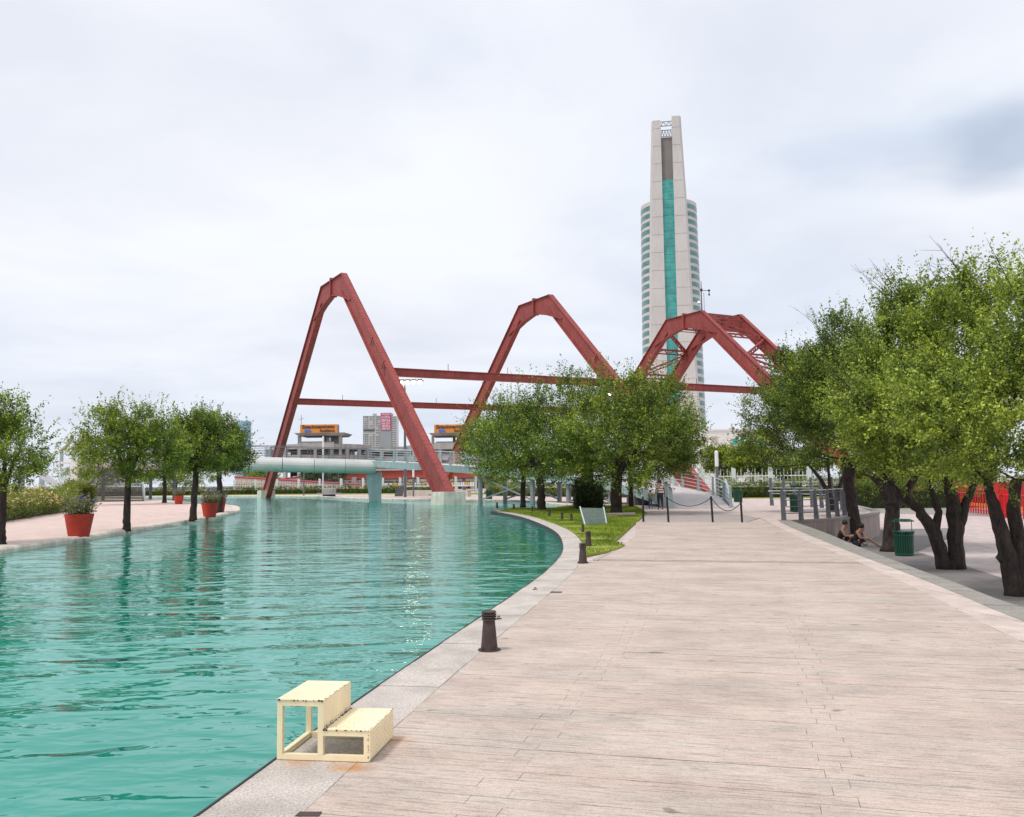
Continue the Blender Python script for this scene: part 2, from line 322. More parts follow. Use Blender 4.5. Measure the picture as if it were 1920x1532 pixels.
M['tealband'] = glass_mat('teal_grey_glass', (0.085, 0.23, 0.24), 0.2)
M['white'] = mat('white_wall', (0.74, 0.72, 0.69), 0.7, 0.05, 0.2)
M['blueglass'] = glass_mat('blue_glass', (0.26, 0.44, 0.60), 0.2)
M['darkglass'] = glass_mat('dark_glass', (0.05, 0.075, 0.10))
M['whitepost'] = mat('white_fence_paint', (0.66, 0.72, 0.74), 0.5, 0.06)
M['green'] = mat('green_can_paint', (0.006, 0.085, 0.050), 0.4, 0.12, 8)
M['orange'] = mat('orange_sign', (0.70, 0.26, 0.05), 0.6, 0.1, 0.4)
M['brown'] = mat('brown_letter', (0.08, 0.03, 0.02), 0.7)
M['crimson'] = mat('crimson_pipe', (0.40, 0.045, 0.065), 0.55, 0.1)
M['blockwin'] = glass_mat('grey_window', (0.30, 0.36, 0.39), 0.2)
M['stairwood'] = mat('dark_stair_timber', (0.10, 0.088, 0.08), 0.85, 0.2, 5)
M['signblue'] = mat('blue_sign', (0.03, 0.22, 0.75), 0.5)
M['signwhite'] = mat('white_sign', (0.8, 0.8, 0.8), 0.5, 0.03)
M['magenta'] = mat('magenta_banner', (0.62, 0.06, 0.19), 0.6, 0.06)
M['signgreen'] = mat('green_sign', (0.02, 0.25, 0.16), 0.5)
M['greywall'] = mat('grey_wall', (0.34, 0.37, 0.39), 0.8, 0.1, 0.1)
M['panel'] = mat('frosted_panel', (0.095, 0.13, 0.108), 0.5, 0.2, 5, spec=0.2)
M['wood'] = mat('grey_timber', (0.20, 0.17, 0.155), 0.85, 0.2, 5, 0.2, 30)
M['tile'] = mat('wall_tile', (0.40, 0.33, 0.30), 0.75, 0.15, 1.5, 0.15, 30, streak=0.25)
M['stonewall'] = mat('pale_stone_wall', (0.52, 0.46, 0.40), 0.9, 0.16, 0.6)
M['yellow'] = mat('yellow_paint', (0.75, 0.42, 0.04), 0.5)
M['carwhite'] = mat('white_car_paint', (0.78, 0.79, 0.80), 0.25, 0.02)
M['tyre'] = mat('tyre', (0.02, 0.02, 0.02), 0.8)
M['lamp'] = emit_mat('lit_floodlight', (1.0, 0.82, 0.56), 34)
M['skin'] = mat('skin', (0.36, 0.19, 0.125), 0.55, 0.04)
M['hair'] = mat('black_hair', (0.012, 0.010, 0.010), 0.6)
M['blackcloth'] = mat('black_cloth', (0.018, 0.017, 0.019), 0.9, 0.1, 20)
M['navy'] = mat('navy_cloth', (0.02, 0.022, 0.035), 0.9, 0.1, 20)
M['jeans'] = mat('blue_jeans', (0.045, 0.085, 0.19), 0.9, 0.15, 20)
M['olive'] = mat('olive_cloth', (0.16, 0.15, 0.06), 0.9, 0.1, 20)
M['shoe'] = mat('shoe', (0.25, 0.25, 0.26), 0.7)
def stripes():
    m, nt, b = newmat('striped_cloth'); N = nt.nodes.new; L = nt.links.new
    geo = N('ShaderNodeTexCoord'); s = N('ShaderNodeSeparateXYZ'); L(geo.outputs['Object'], s.inputs[0])
    a = N('ShaderNodeMath'); a.operation = 'MULTIPLY'; a.inputs[1].default_value = 7.0; L(s.outputs[2], a.inputs[0])
    f = N('ShaderNodeMath'); f.operation = 'FRACT'; L(a.outputs[0], f.inputs[0])
    r = N('ShaderNodeValToRGB'); r.color_ramp.interpolation = 'CONSTANT'; e = r.color_ramp.elements
    e[0].color = (0.62, 0.60, 0.62, 1); e[1].position = 0.55; e[1].color = (0.17, 0.10, 0.10, 1); L(f.outputs[0], r.inputs[0]); L(r.outputs[0], b.inputs['Base Color']); b.inputs['Roughness'].default_value = 0.9
    return m
M['stripes'] = stripes()
def worn_cream(m):                        # chipped paint: small dark rust specks
    nt = m.node_tree; N = nt.nodes.new; L = nt.links.new; b = nt.nodes['Principled BSDF']
    src = b.inputs['Base Color'].links[0].from_socket
    geo = N('ShaderNodeNewGeometry')
    n = N('ShaderNodeTexNoise'); n.inputs['Scale'].default_value = 75; n.inputs['Detail'].default_value = 6; n.inputs['Roughness'].default_value = 0.75; L(geo.outputs['Position'], n.inputs[0])
    r = N('ShaderNodeMapRange'); r.inputs[1].default_value = 0.68; r.inputs[2].default_value = 0.74; L(n.outputs[0], r.inputs[0])
    mx = N('ShaderNodeMixRGB'); mx.inputs[2].default_value = (0.22, 0.10, 0.045, 1); L(r.outputs[0], mx.inputs[0]); L(src, mx.inputs[1])
    L(mx.outputs[0], b.inputs['Base Color'])
worn_cream(M['cream_worn'])
def water_mat():
    m, nt, b = newmat('turquoise_water'); N = nt.nodes.new; L = nt.links.new; nt.nodes.remove(b); out = nt.nodes['Material Output']
    geo = N('ShaderNodeNewGeometry')
    def nz(scale, st, det, rot, rough=0.5, dist=0.0):
        mp = N('ShaderNodeMapping'); mp.inputs['Rotation'].default_value = (0, 0, rot); mp.inputs['Scale'].default_value = st; L(geo.outputs['Position'], mp.inputs[0])
        n = N('ShaderNodeTexNoise'); n.inputs['Scale'].default_value = scale; n.inputs['Detail'].default_value = det; n.inputs['Roughness'].default_value = rough; n.inputs['Distortion'].default_value = dist; L(mp.outputs[0], n.inputs[0]); return n
    a = nz(1.25, (0.55, 1.0, 1), 2.0, 0.22, 0.45, 0.5); c = nz(4.4, (0.55, 1.0, 1), 2.0, 0.05, 0.5, 0.4); d = nz(0.33, (0.6, 1, 1), 1, 0.3)
    def ma(x, k, y): 
        q = N('ShaderNodeMath'); q.operation = 'MULTIPLY_ADD'; L(x, q.inputs[0]); q.inputs[1].default_value = k; L(y, q.inputs[2]); return q.outputs[0]
    hgt = ma(d.outputs[0], 1.3, ma(c.outputs[0], 0.24, a.outputs[0]))
    bp = N('ShaderNodeBump'); bp.inputs['Strength'].default_value = 1.0; bp.inputs['Distance'].default_value = 0.085; L(hgt, bp.inputs['Height'])
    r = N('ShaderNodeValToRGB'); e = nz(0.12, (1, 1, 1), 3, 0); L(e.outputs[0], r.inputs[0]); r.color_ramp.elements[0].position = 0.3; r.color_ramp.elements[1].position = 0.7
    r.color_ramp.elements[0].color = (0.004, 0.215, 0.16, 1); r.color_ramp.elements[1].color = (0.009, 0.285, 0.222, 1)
    sp = N('ShaderNodeSeparateXYZ'); L(geo.outputs['Position'], sp.inputs[0])          # paler in front, darker beyond: view-angle and tree-reflection tone painted into the colour
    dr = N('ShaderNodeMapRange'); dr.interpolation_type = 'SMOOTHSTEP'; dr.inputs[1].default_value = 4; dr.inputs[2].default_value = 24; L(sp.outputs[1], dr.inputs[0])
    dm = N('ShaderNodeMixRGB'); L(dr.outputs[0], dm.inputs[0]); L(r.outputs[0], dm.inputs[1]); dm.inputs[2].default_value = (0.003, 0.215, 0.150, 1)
    df = N('ShaderNodeBsdfDiffuse'); L(dm.outputs[0], df.inputs[0])
    gl = N('ShaderNodeBsdfGlossy'); gl.inputs['Roughness'].default_value = 0.025; gl.inputs[0].default_value = (0.82, 0.99, 0.98, 1); L(bp.outputs[0], gl.inputs['Normal'])
    fr = N('ShaderNodeFresnel'); fr.inputs[0].default_value = 1.5; L(bp.outputs[0], fr.inputs['Normal'])
    mx = N('ShaderNodeMixShader'); L(fr.outputs[0], mx.inputs[0]); L(df.outputs[0], mx.inputs[1]); L(gl.outputs[0], mx.inputs[2]); L(mx.outputs[0], out.inputs[0])
    return m
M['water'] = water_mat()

def stain(m, c, r, col, amt=0.8):          # a rust stain with a shape of its own
    nt = m.node_tree; N = nt.nodes.new; L = nt.links.new; b = nt.nodes['Principled BSDF']; src = b.inputs['Base Color'].links[0].from_socket
    geo = N('ShaderNodeNewGeometry'); v = N('ShaderNodeVectorMath'); v.operation = 'DISTANCE'; L(geo.outputs['Position'], v.inputs[0]); v.inputs[1].default_value = c
    n = N('ShaderNodeTexNoise'); n.inputs['Scale'].default_value = 9; n.inputs['Detail'].default_value = 6; L(geo.outputs['Position'], n.inputs[0])
    ma = N('ShaderNodeMath'); ma.operation = 'MULTIPLY_ADD'; L(n.outputs[0], ma.inputs[0]); ma.inputs[1].default_value = r*2.2; L(v.outputs['Value'], ma.inputs[2])
    mr = N('ShaderNodeMapRange'); mr.inputs[1].default_value = r*1.0; mr.inputs[2].default_value = r*2.1; mr.inputs[3].default_value = amt; mr.inputs[4].default_value = 0; L(ma.outputs[0], mr.inputs[0])
    mx = N('ShaderNodeMixRGB'); mx.inputs[2].default_value = (*col, 1); L(mr.outputs[0], mx.inputs[0]); L(src, mx.inputs[1]); L(mx.outputs[0], b.inputs['Base Color'])
for q in ((668, 1440), (640, 1436), (750, 1388), (560, 1430)):
    for k in ('granite', 'plank'): stain(M[k], tuple(at(*q)), 0.13, (0.50, 0.24, 0.08), 0.7)
# ================================================================== the setting
WZ = -0.13; LOW = -1.10
QUAY = resample([(-4.2, -12), (-2.45, 0), (-1.65, 4.77), (-1.2, 7.45), (-.53, 11.0), (.18, 14.75), (.62, 17.3), (1.1, 21.0), (1.35, 24.8), (1.44, 29.7), (1.19, 35.2), (.45, 43.4), (-.55, 49.6), (-1.33, 52.7)], 0.5)
TIP = [(-1.25, 53.6), (-0.6, 54.6), (1.0, 56.7), (3.5, 60.2), (5.2, 62.8)]
FARBANK = resample([(5.6, 63.4), (3.9, 66), (2.2, 74), (0, 84), (-6, 92.5), (-14, 101.5), (-21, 114), (-29, 131), (-40, 144), (-56, 148), (-80, 147), (-140, 146)], 3.0)
LEDGE_IN = resample([(2.6, -12), (3.7, -2), (4.4, 4), (5.19, 9.3), (5.52, 10.9), (6.25, 14.4), (7.03, 18.7), (8.24, 26), (9.6, 33), (10.9, 40)], 0.8)
LEDGE_MID = resample([(3.3, -12), (4.4, -2), (5.1, 4), (5.95, 10.6), (6.42, 13.1), (6.95, 16), (7.67, 20.4), (9.1, 28.4), (10.3, 34.6), (10.95, 37.3)], 0.8)
LEDGE_OUT = resample([(3.9, -12), (5.0, -2), (5.7, 4), (6.55, 11.7), (7.0, 14.2), (7.58, 17.5), (8.6, 22.8), (9.64, 27.8), (10.5, 32.5), (11.3, 36.9)], 0.8)
TERRACE = resample([(11.3, 36.9), (12.6, 37.5), (14.2, 38.9), (16.2, 41.2), (18.0, 44.4), (19.4, 48.5), (21.5, 57), (24.5, 70), (27.5, 84.5)], 1.0)
LEFT = resample([(-13.6, -30), (-13.9, 5), (-14.3, 18), (-14.46, 25.4), (-14.65, 28.9), (-14.95, 33), (-15.6, 39.7), (-16.9, 50.6), (-18.05, 58.3), (-19.9, 65.4), (-24.6, 78), (-38.6, 103), (-46, 116), (-53, 126.5), (-60, 130.5), (-80, 132), (-140, 132)], 1.6)
# ground sheet, to the horizon
kind(MB().sheet([(-4000, -2000), (4000, -2000), (4000, 5000), (-4000, 5000)], -1.6).build('ground', M['ground']), 'structure')
# water
wq = [(x+0.15, y) for x, y in QUAY]
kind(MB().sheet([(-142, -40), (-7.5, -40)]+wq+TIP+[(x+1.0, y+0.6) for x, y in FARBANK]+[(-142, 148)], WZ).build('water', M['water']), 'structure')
# the raised park land on the right and behind, one slab
kind(MB().prism(QUAY+TIP+FARBANK+[(-140, 900), (700, 900), (700, 84.5)]+TERRACE[::-1]+LEDGE_OUT[::-1][1:], -1.5, -0.035).build('park_ground', M['paving']), 'structure')
kind(MB().prism(LEFT+[(-140, -30)], -1.5, 0.0).build('left_quay', M['paving_left']), 'structure')
kind(MB().sheet([(2, -40), (400, -40), (400, 84.5), (2, 84.5)], LOW).build('lower_plaza', M['lowpave']), 'structure')
# dark tree strip of the lower plaza, along the foot of the retaining wall, and pale lines in the paving
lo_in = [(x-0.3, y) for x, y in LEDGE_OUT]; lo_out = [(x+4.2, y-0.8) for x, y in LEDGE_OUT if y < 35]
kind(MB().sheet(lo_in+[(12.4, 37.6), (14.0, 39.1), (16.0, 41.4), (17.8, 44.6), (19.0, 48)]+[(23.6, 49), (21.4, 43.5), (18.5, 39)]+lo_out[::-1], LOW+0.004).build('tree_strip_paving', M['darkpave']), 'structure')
for d in (7.5, 11.0, 16.5):
    o1 = [(x+d, y) for x, y in LEDGE_OUT]; o2 = [(x+d+0.4, y) for x, y in LEDGE_OUT]
    kind(MB().sheet(o1+o2[::-1], LOW+0.009).build('paving_line', M['band']), 'structure')
kind(MB().sheet([(26, 76), (28.0, 84.4), (60, 84.4), (60, 62), (33, 62)], LOW+0.006).build('grey_path', M['greyband']), 'structure')
# retaining wall under the ledge, and the tiled wall round the terrace
def strip_quads(a, b, z): 
    mb = MB()
    for i in range(min(len(a), len(b))-1): mb.add([(*a[i], z), (*b[i], z), (*b[i+1], z), (*a[i+1], z)], [(0, 1, 2, 3)])
    return mb
wall = thing('retaining_wall', 'curved tiled retaining wall under the grey railing, behind the seated pair', 'wall', (*TERRACE[0], LOW))
tw = resample(TERRACE, 0.62)
for i in range(len(tw)-1):
    a = np.array(tw[i]); b = np.array(tw[i+1]); t = (b-a)/np.linalg.norm(b-a); n = np.array([t[1], -t[0]])
    g = t*0.006
    q = [a+g-n*0.05, a+g+n*0.035, b-g+n*0.035, b-g-n*0.05]
    MB().hexa([(*p, LOW) for p in q], [(*p, -0.10) for p in q]).build('tile', M['tile'], wall, (*TERRACE[0], LOW))
cap = MB(); oc = offset(tw, 0.07); ic = offset(tw, -0.30)
for i in range(len(tw)-1): cap.hexa([(*oc[i], -0.098), (*oc[i+1], -0.098), (*ic[i+1], -0.098), (*ic[i], -0.098)], [(*oc[i], 0.0), (*oc[i+1], 0.0), (*ic[i+1], 0.0), (*ic[i], 0.0)])
cap.build('coping', M['greyband'], wall, (*TERRACE[0], LOW))
# ledge bands: pale band and grey granite band in separate slabs
def slab_run(parent_name, A, B, material, piece, top, step):
    n = int(max(len(A), len(B)) * 1); LA = resample(A, step); k = len(LA)
    def at_frac(line, f):
        P = np.array(line); d = np.r_[0, np.cumsum(np.linalg.norm(np.diff(P, axis=0), axis=1))]; s = f*d[-1]
        return np.array([np.interp(s, d, P[:, 0]), np.interp(s, d, P[:, 1])])
    root = MB()
    par = kind(MB().sheet([(A[0][0], A[0][1]), (B[0][0], B[0][1])]+[tuple(p) for p in B[1:]]+[tuple(p) for p in A[::-1][:-1]], top-0.012).build(parent_name, M['joint']), 'structure')
    for i in range(k-1):
        f0 = i/(k-1)+0.0006; f1 = (i+1)/(k-1)-0.0006; fm = (f0+f1)/2
        q = [at_frac(A, f0), at_frac(A, fm), at_frac(A, f1), at_frac(B, f1), at_frac(B, fm), at_frac(B, f0)]
        MB().prism([tuple(p) for p in q], top-0.03, top).build(piece, material, par)
    return par
slab_run('ledge_band', LEDGE_IN, LEDGE_MID, M['band'], 'slab', 0.0, 2.4)
slab_run('granite_ledge', LEDGE_MID, LEDGE_OUT, M['greyband'], 'slab', 0.006, 1.6)
# kerb along the promenade: granite stones
KW = 0.52
kin = offset(QUAY, KW)
kerb = kind(strip_quads(QUAY, kin, -0.02).build('kerb', M['joint']), 'structure')
for i in range(0, len(QUAY)-2, 2):
    q = [QUAY[i], QUAY[i+1], QUAY[i+2], kin[i+2], kin[i+1], kin[i]]
    q = [np.array(p) for p in q]; t = q[2]-q[0]; t = t/np.linalg.norm(t); g = 0.003*t
    q[0] = q[0]+g; q[5] = q[5]+g; q[2] = q[2]-g; q[3] = q[3]-g
    MB().prism([tuple(p) for p in q], -0.3, 0.004*(i % 4 == 0)+0.0).build('kerb_stone', M['granite'], kerb)
es = MB(); eo = offset(QUAY, -0.014); ei = offset(QUAY, -0.002)
for i in range(len(QUAY)-1): es.hexa([(*eo[i], -0.3), (*ei[i], -0.3), (*ei[i+1], -0.3), (*eo[i+1], -0.3)][::-1], [(*eo[i], 0.008), (*ei[i], 0.008), (*ei[i+1], 0.008), (*eo[i+1], 0.008)][::-1])
es.build('edge_strip', M['edge'], kerb)
# rounded concrete kerbs of the other banks
def round_kerb(line, name, out=-1, w=0.55, h=0.05):
    mb = MB(); pr = [(0.02, -0.35), (0.03, -0.02), (-0.02, h*0.8), (-0.12, h), (-w, h), (-w, -0.05)]
    n = len(pr); o = [offset(line, -out*p[0]) for p in pr]
    for i in range(len(line)):
        for k in range(n): mb.v.append((*o[k][i], pr[k][1]))
    for i in range(len(line)-1):
        for k in range(n-1): mb.f.append((i*n+k, i*n+k+1, (i+1)*n+k+1, (i+1)*n+k)); mb.m.append(0)
    return kind(mb.build(name, M['kerbconc'], smooth=False), 'structure')
round_kerb(LEFT, 'left_kerb', out=-1)
round_kerb(TIP, 'lawn_kerb', out=1, w=0.4, h=0.02)
round_kerb(FARBANK, 'far_kerb', out=1, w=0.6, h=0.04)
# ------------------------------------------------------------------ promenade of stamped plank concrete
GR_A = tuple(at(1118, 1052)[:2]); GR_B = tuple(at(1212, 963)[:2])     # right edge of the lawn triangle
pi_ = [p for p in offset(QUAY, KW+0.004) if p[1] < 19.6]
PROM = pi_+[(1.75, 19.6), GR_A, (3.7, 27.5), (4.55, 33.5), (5.05, 37.2)]+[(9.0, 36.1), (10.1, 35.9)]+[p for p in LEDGE_IN[::-1] if p[1] < 35.6]
promenade = kind(MB().sheet(PROM, -0.012).build('promenade', M['joint']), 'structure')
pd = np.array([math.cos(PANG), math.sin(PANG)]); pn = np.array([-pd[1], pd[0]])
def scan(poly, v):
    us = []; n = len(poly)
    for i in range(n):
        a = np.array(poly[i]); b = np.array(poly[(i+1) % n]); va, vb = a@pn, b@pn
        if (va-v)*(vb-v) < 0: us.append((a+(b-a)*(v-va)/(vb-va))@pd)
    us.sort(); return [(us[i], us[i+1]) for i in range(0, len(us)-1, 2)]
PW = 0.146; planks = []
vv = [np.array(p)@pn for p in PROM]; v = min(vv); row = 0
while v < max(vv):
    a = scan(PROM, v+0.004); c = scan(PROM, v+PW-0.004)
    if a and c:
        A, B = a[0], c[0]
        u0 = max(A[0], B[0]); u1 = min(A[1], B[1]); off = (row % 2)*0.16+(row*7 % 5)*0.02
        if u1-u0 > 0.3:
            cuts = [u for u in np.arange(-20+off, 30, 1.84) if u0+0.25 < u < u1-0.25]
            xs = [None]+cuts+[None]
            for i in range(len(xs)-1):
                l0 = A[0] if xs[i] is None else xs[i]+0.0015; l1 = B[0] if xs[i] is None else xs[i]+0.0015
                r0 = A[1] if xs[i+1] is None else xs[i+1]-0.0015; r1 = B[1] if xs[i+1] is None else xs[i+1]-0.0015
                va, vb = v+0.0014, v+PW-0.0014
                planks.append([pd*l0+pn*va, pd*r0+pn*va, pd*r1+pn*vb, pd*l1+pn*vb])
    v += PW+(0.007 if row % 23 == 9 else 0); row += 1
def vis(q):
    c = sum(q)/4; 
    if c[1] < 3.9 or abs(c[0]) > 0.60*c[1]: return 1e9
    return c[1]
planks.sort(key=vis)
rest = MB()
for i, q in enumerate(planks):
    dz = random.uniform(-0.0015, 0.0015)
    if i < 290:
        c = sum(q)/4; MB().hexa([(*p, -0.02) for p in q], [(*p, dz) for p in q]).build('plank', M['plank'], promenade)
    else: rest.hexa([(*p, -0.02) for p in q], [(*p, dz) for p in q])
kind(rest.build('planks', M['plank'], promenade), 'stuff')
# grey paving field behind the chain posts
gp = [tuple(at(*p)[:2]) for p in [(1200, 978.6), (1392, 979.6), (1424, 971), (1395, 964.5), (1300, 962.5), (1212, 962)]]
kind(MB().sheet(gp, -0.018).build('grey_plank_field', M['greyplank']), 'structure')
drain = kind(MB().prism([tuple(at(*p)[:2]) for p in [(1031, 1112), (1052, 1112), (1054, 1109.5), (1033, 1109.5)]], -0.01, 0.004).build('drain_cover', M['rust'], promenade), 'structure')
d2 = MB().prism([tuple(at(*p)[:2]) for p in [(553, 1531), (598, 1531), (604, 1523), (562, 1523)]], -0.01, 0.004).build('drain_cover', M['rust'], promenade)
# ------------------------------------------------------------------ lawns
tri = [p for p in offset(QUAY, KW+0.02) if p[1] > 20.4]+[(-0.6, 53.4), (0.3, 54.9), (1.7, 56.6), (4.0, 59.8), (5.6, 61.6), (7.8, 57.6), GR_B, tuple(at(1150, 1018)[:2]), (2.9, 23.6), (2.55, 22.3)]
kind(MB().prism(tri, -0.03, 0.03).build('lawn', M['lawn']), 'structure')
kind(MB().prism([(1.72, 19.7), GR_A, (2.85, 23.4), (2.5, 22.2), (2.0, 20.6)], -0.03, 0.004).build('gravel_patch', M['gravel']), 'stuff')
far_lawn_front = [(-140, 160), (-84, 162), (-65, 165), (-46, 161), (-24, 150), (-11, 138), (0, 120), (8, 104), (14, 92), (18, 81), (27, 78.5)]
far_lawn_back = [(29, 83), (20, 96), (14, 112), (6, 131), (-6, 150), (-22, 163), (-46, 175), (-140, 178)]
kind(MB().prism(far_lawn_front+far_lawn_back, -0.04, 0.03).build('far_lawn', M['lawn']), 'structure')
kind(MB().prism([(-140, 60), (-75, 92), (-64, 128), (-140, 130)], -0.04, 0.03).build('left_lawn', M['lawn']), 'structure')
def inside(poly, P):
    P = np.asarray(P); x, y = P[:, 0], P[:, 1]; c = np.zeros(len(P), bool); n = len(poly); j = n-1
    for i in range(n):
        xi, yi = poly[i]; xj, yj = poly[j]
        c ^= ((yi > y) != (yj > y)) & (x < (xj-xi)*(y-yi)/((yj-yi)+1e-12)+xi); j = i
    return c
def quads_mesh(name, V, F4, tint, material, parent=None, loc=None, smooth=False):
    me = bpy.data.meshes.new(name); n = len(V); f = len(F4)
    me.vertices.add(n); me.vertices.foreach_set('co', np.asarray(V, np.float32).ravel())
    me.loops.add(f*4); me.loops.foreach_set('vertex_index', np.asarray(F4, np.int32).ravel())
    me.polygons.add(f); me.polygons.foreach_set('loop_start', np.arange(0, f*4, 4, dtype=np.int32))
    a = me.attributes.new('tint', 'FLOAT', 'POINT'); a.data.foreach_set('value', np.asarray(tint, np.float32))
    me.materials.append(material); me.update(calc_edges=True)
    return link(name, me, parent, loc)
def blades(name, poly, n, h, w, z0, near=None, parent=None):
    xs = [p[0] for p in poly]; ys = [p[1] for p in poly]
    P = np.c_[RNG.uniform(min(xs), max(xs), n*4), RNG.uniform(min(ys), max(ys), n*4)]
    P = P[inside(poly, P)][:n]; k = len(P)
    az = RNG.uniform(0, 2*np.pi, k); hh = h*RNG.uniform(0.4, 1.25, k)*(0.7+0.6*np.sin(P[:, 0]*1.7+1)*np.sin(P[:, 1]*0.9)**2)
    d = np.c_[np.cos(az), np.sin(az)]; le = RNG.normal(0, 0.4, (k, 2))*hh[:, None]
    b = np.c_[P, np.full(k, z0)]
    A = b+np.c_[d*w, np.zeros(k)]; B = b-np.c_[d*w, np.zeros(k)]
    C = b+np.c_[le-d*w*0.35, hh]; D = b+np.c_[le+d*w*0.35, hh]
    V = np.stack([A, B, C, D], 1).reshape(-1, 3); F = np.arange(k*4).reshape(-1, 4)
    t = np.repeat(np.clip(0.45+0.22*np.sin(P[:, 0]*1.3+1)*np.cos(P[:, 1]*0.5)+0.15*np.sin(P[:, 0]*3.1+P[:, 1]*1.9)+RNG.normal(0, 0.18, k), 0, 1), 4)
    o = quads_mesh(name, V, F, t, M['grass']); kind(o, 'stuff'); return tag(o, 'short bright green grass under the middle trees', 'grass')
blades('grass', tri, 60000, 0.10, 0.012, 0.025)
# ================================================================== steel A-frames over the canal
FC = np.array([-20.84, 103.68, 0]); TH = 0.5022; FW, FK, FH = 33.68, 3.97, 25.66
E1 = np.array([math.cos(TH), math.sin(TH), 0]); E2 = np.array([math.sin(TH), -math.cos(TH), 0]); EZ = np.array([0, 0, 1.0])
FO = [0, 27.516, 27.516+25.2275, 27.516+25.2275+7.16]
def frame(k, label, foot_z, footings):
    c = FC+E1*FO[k]; t = thing('gantry_frame', label, 'steel frame', (*c[:2], 0), 0, 'red steel gantry frames')
    P = lambda s, z, e=0: c+E2*s+EZ*z+E1*e
    zf = foot_z; leg = np.array([FW-FK, -(FH)])          # outer line front: (FK,FH)->(FW,0)
    ln = np.linalg.norm(leg); dn = leg/ln; nn = np.array([dn[1], -dn[0]])*1.0      # inward normal
    if nn[0] > 0: nn = -nn
    D0, D1 = 2.15, 1.75; W = 0.72
    for sgn, nm in ((1, 'front_leg'), (-1, 'rear_leg')):
        def Q(a, d): return (sgn*(FK+dn[0]*a+nn[0]*d), FH+dn[1]*a+nn[1]*d)
        a1 = (FH-zf)/-dn[1]*1.0
        def pl(mb, a0, d0, d0b, a1_, d1, d1b, w):         # a plate between depth lines
            pts = [Q(a0, d0), Q(a1_, d1), Q(a1_, d1b), Q(a0, d0b)]
            mb.hexa([P(*p, -w/2) for p in pts], [P(*p, w/2) for p in pts])
        mb = MB(); a1o = a1+0.5
        pl(mb, 0.4, 0.06, D1-0.06, a1o, 0.06, D0-0.06, 0.34)
        pl(mb, 0.0, 0.0, 0.10, a1o, 0.0, 0.10, W); pl(mb, 1.2, D1-0.10, D1, a1o, D0-0.10, D0, W)
        o = mb.build(nm, M['redsteel'], t, (*c[:2], 0))
        rv = MB()
        for a in np.arange(0.6, a1, 0.55):
            D = D1+(D0-D1)*a/a1
            for dd, e in ((-0.005, -W*0.34), (-0.005, W*0.34), (0.28, None), (D-0.28, None)):
                p = Q(a, dd)
                if e is None: rv.box(P(*p, -0.19), (0.085, 0.05, 0.085), (E2, E1, EZ))
                else: rv.box(P(*p, e), (0.085, 0.085, 0.05), (E1, E2, EZ))
        kind(rv.build('rivets', M['redsteel'], o, (*c[:2], 0)), 'stuff')
        # splice collar half-way
        if sgn == 1:
            for a in (a1*0.36, a1*0.475):
                cl = MB()
                pts = [Q(a, -0.12), Q(a+0.22, -0.12), Q(a+0.22, 0.9), Q(a, 0.9)]
                cl.hexa([P(*p, -W/2-0.06) for p in pts], [P(*p, -W/2+0.02) for p in pts])
                cl.build('splice_plate', M['redsteel'], t, (*c[:2], 0))
        if footings:
            f = MB(); s0, z0 = Q(a1, 1.0); w = 1.35 if sgn == 1 else 1.35
            b = [P(s0+i*w*1.02, -1.2, j*w*0.82) for i, j in ((-1, -1), (1, -1), (1, 1), (-1, 1))]; u = [P(s0+i*w*0.95, zf, j*w*0.72) for i, j in ((-1, -1), (1, -1), (1, 1), (-1, 1))]
            f.hexa(b[::-1], u[::-1]); f.build('footing', M['footing'], t, (*c[:2], 0))
    mb = MB()                                             # the beam between the knees with haunches
    top = [(-FK, FH), (FK, FH)]
    def plate(pts, w): 
        n = len(pts); A = [P(*p, -w/2) for p in pts]; B = [P(*p, w/2) for p in pts]
        mb.add(A+B, [tuple(range(n)), tuple(range(2*n-1, n-1, -1))]+[(i, n+i, n+(i+1) % n, (i+1) % n) for i in range(n)])
    H = 1.9
    plate([(-FK+0.1, FH-0.06), (-FK-3.2, FH-2.75), (-FK-2.6, FH-3.75), (-FK+0.9, FH-H-0.55), (-0.2, FH-H+0.1), (0.2, FH-H+0.1), (FK-0.9, FH-H-0.55), (FK+2.6, FH-3.75), (FK+3.2, FH-2.75), (FK-0.1, FH-0.06)], 0.36)
    plate([(-FK-0.05, FH), (-FK+0.02, FH-0.1), (FK-0.02, FH-0.1), (FK+0.05, FH)], W+0.02)
    for s in (-1, 1):
        plate([(s*(FK+3.0), FH-3.6), (s*(FK-0.9), FH-H-0.50), (s*0.1, FH-H+0.08), (s*0.1, FH-H-0.02), (s*(FK-0.95), FH-H-0.62), (s*(FK+3.0), FH-3.72)], W-0.02)
    plate([(-0.16, FH+0.22), (-0.16, FH-H-0.12), (0.16, FH-H-0.12), (0.16, FH+0.22)], W+0.12)
    mb.build('top_beam', M['redsteel'], t, (*c[:2], 0))
    return t
frame(0, 'nearest red steel A-frame, tallest in the picture, standing on pale concrete blocks in the canal', 0.95, True)
frame(1, 'middle red steel A-frame crossing behind the tree clump', 0.5, True)
F3 = frame(2, 'front one of the two braced red steel A-frames, weather mast on its top', 0.0, True)
F4 = frame(3, 'rearmost red steel A-frame on the right, tied to its twin by lattice bars', 0.0, True)
HB, TB = 13.2327, 18.22
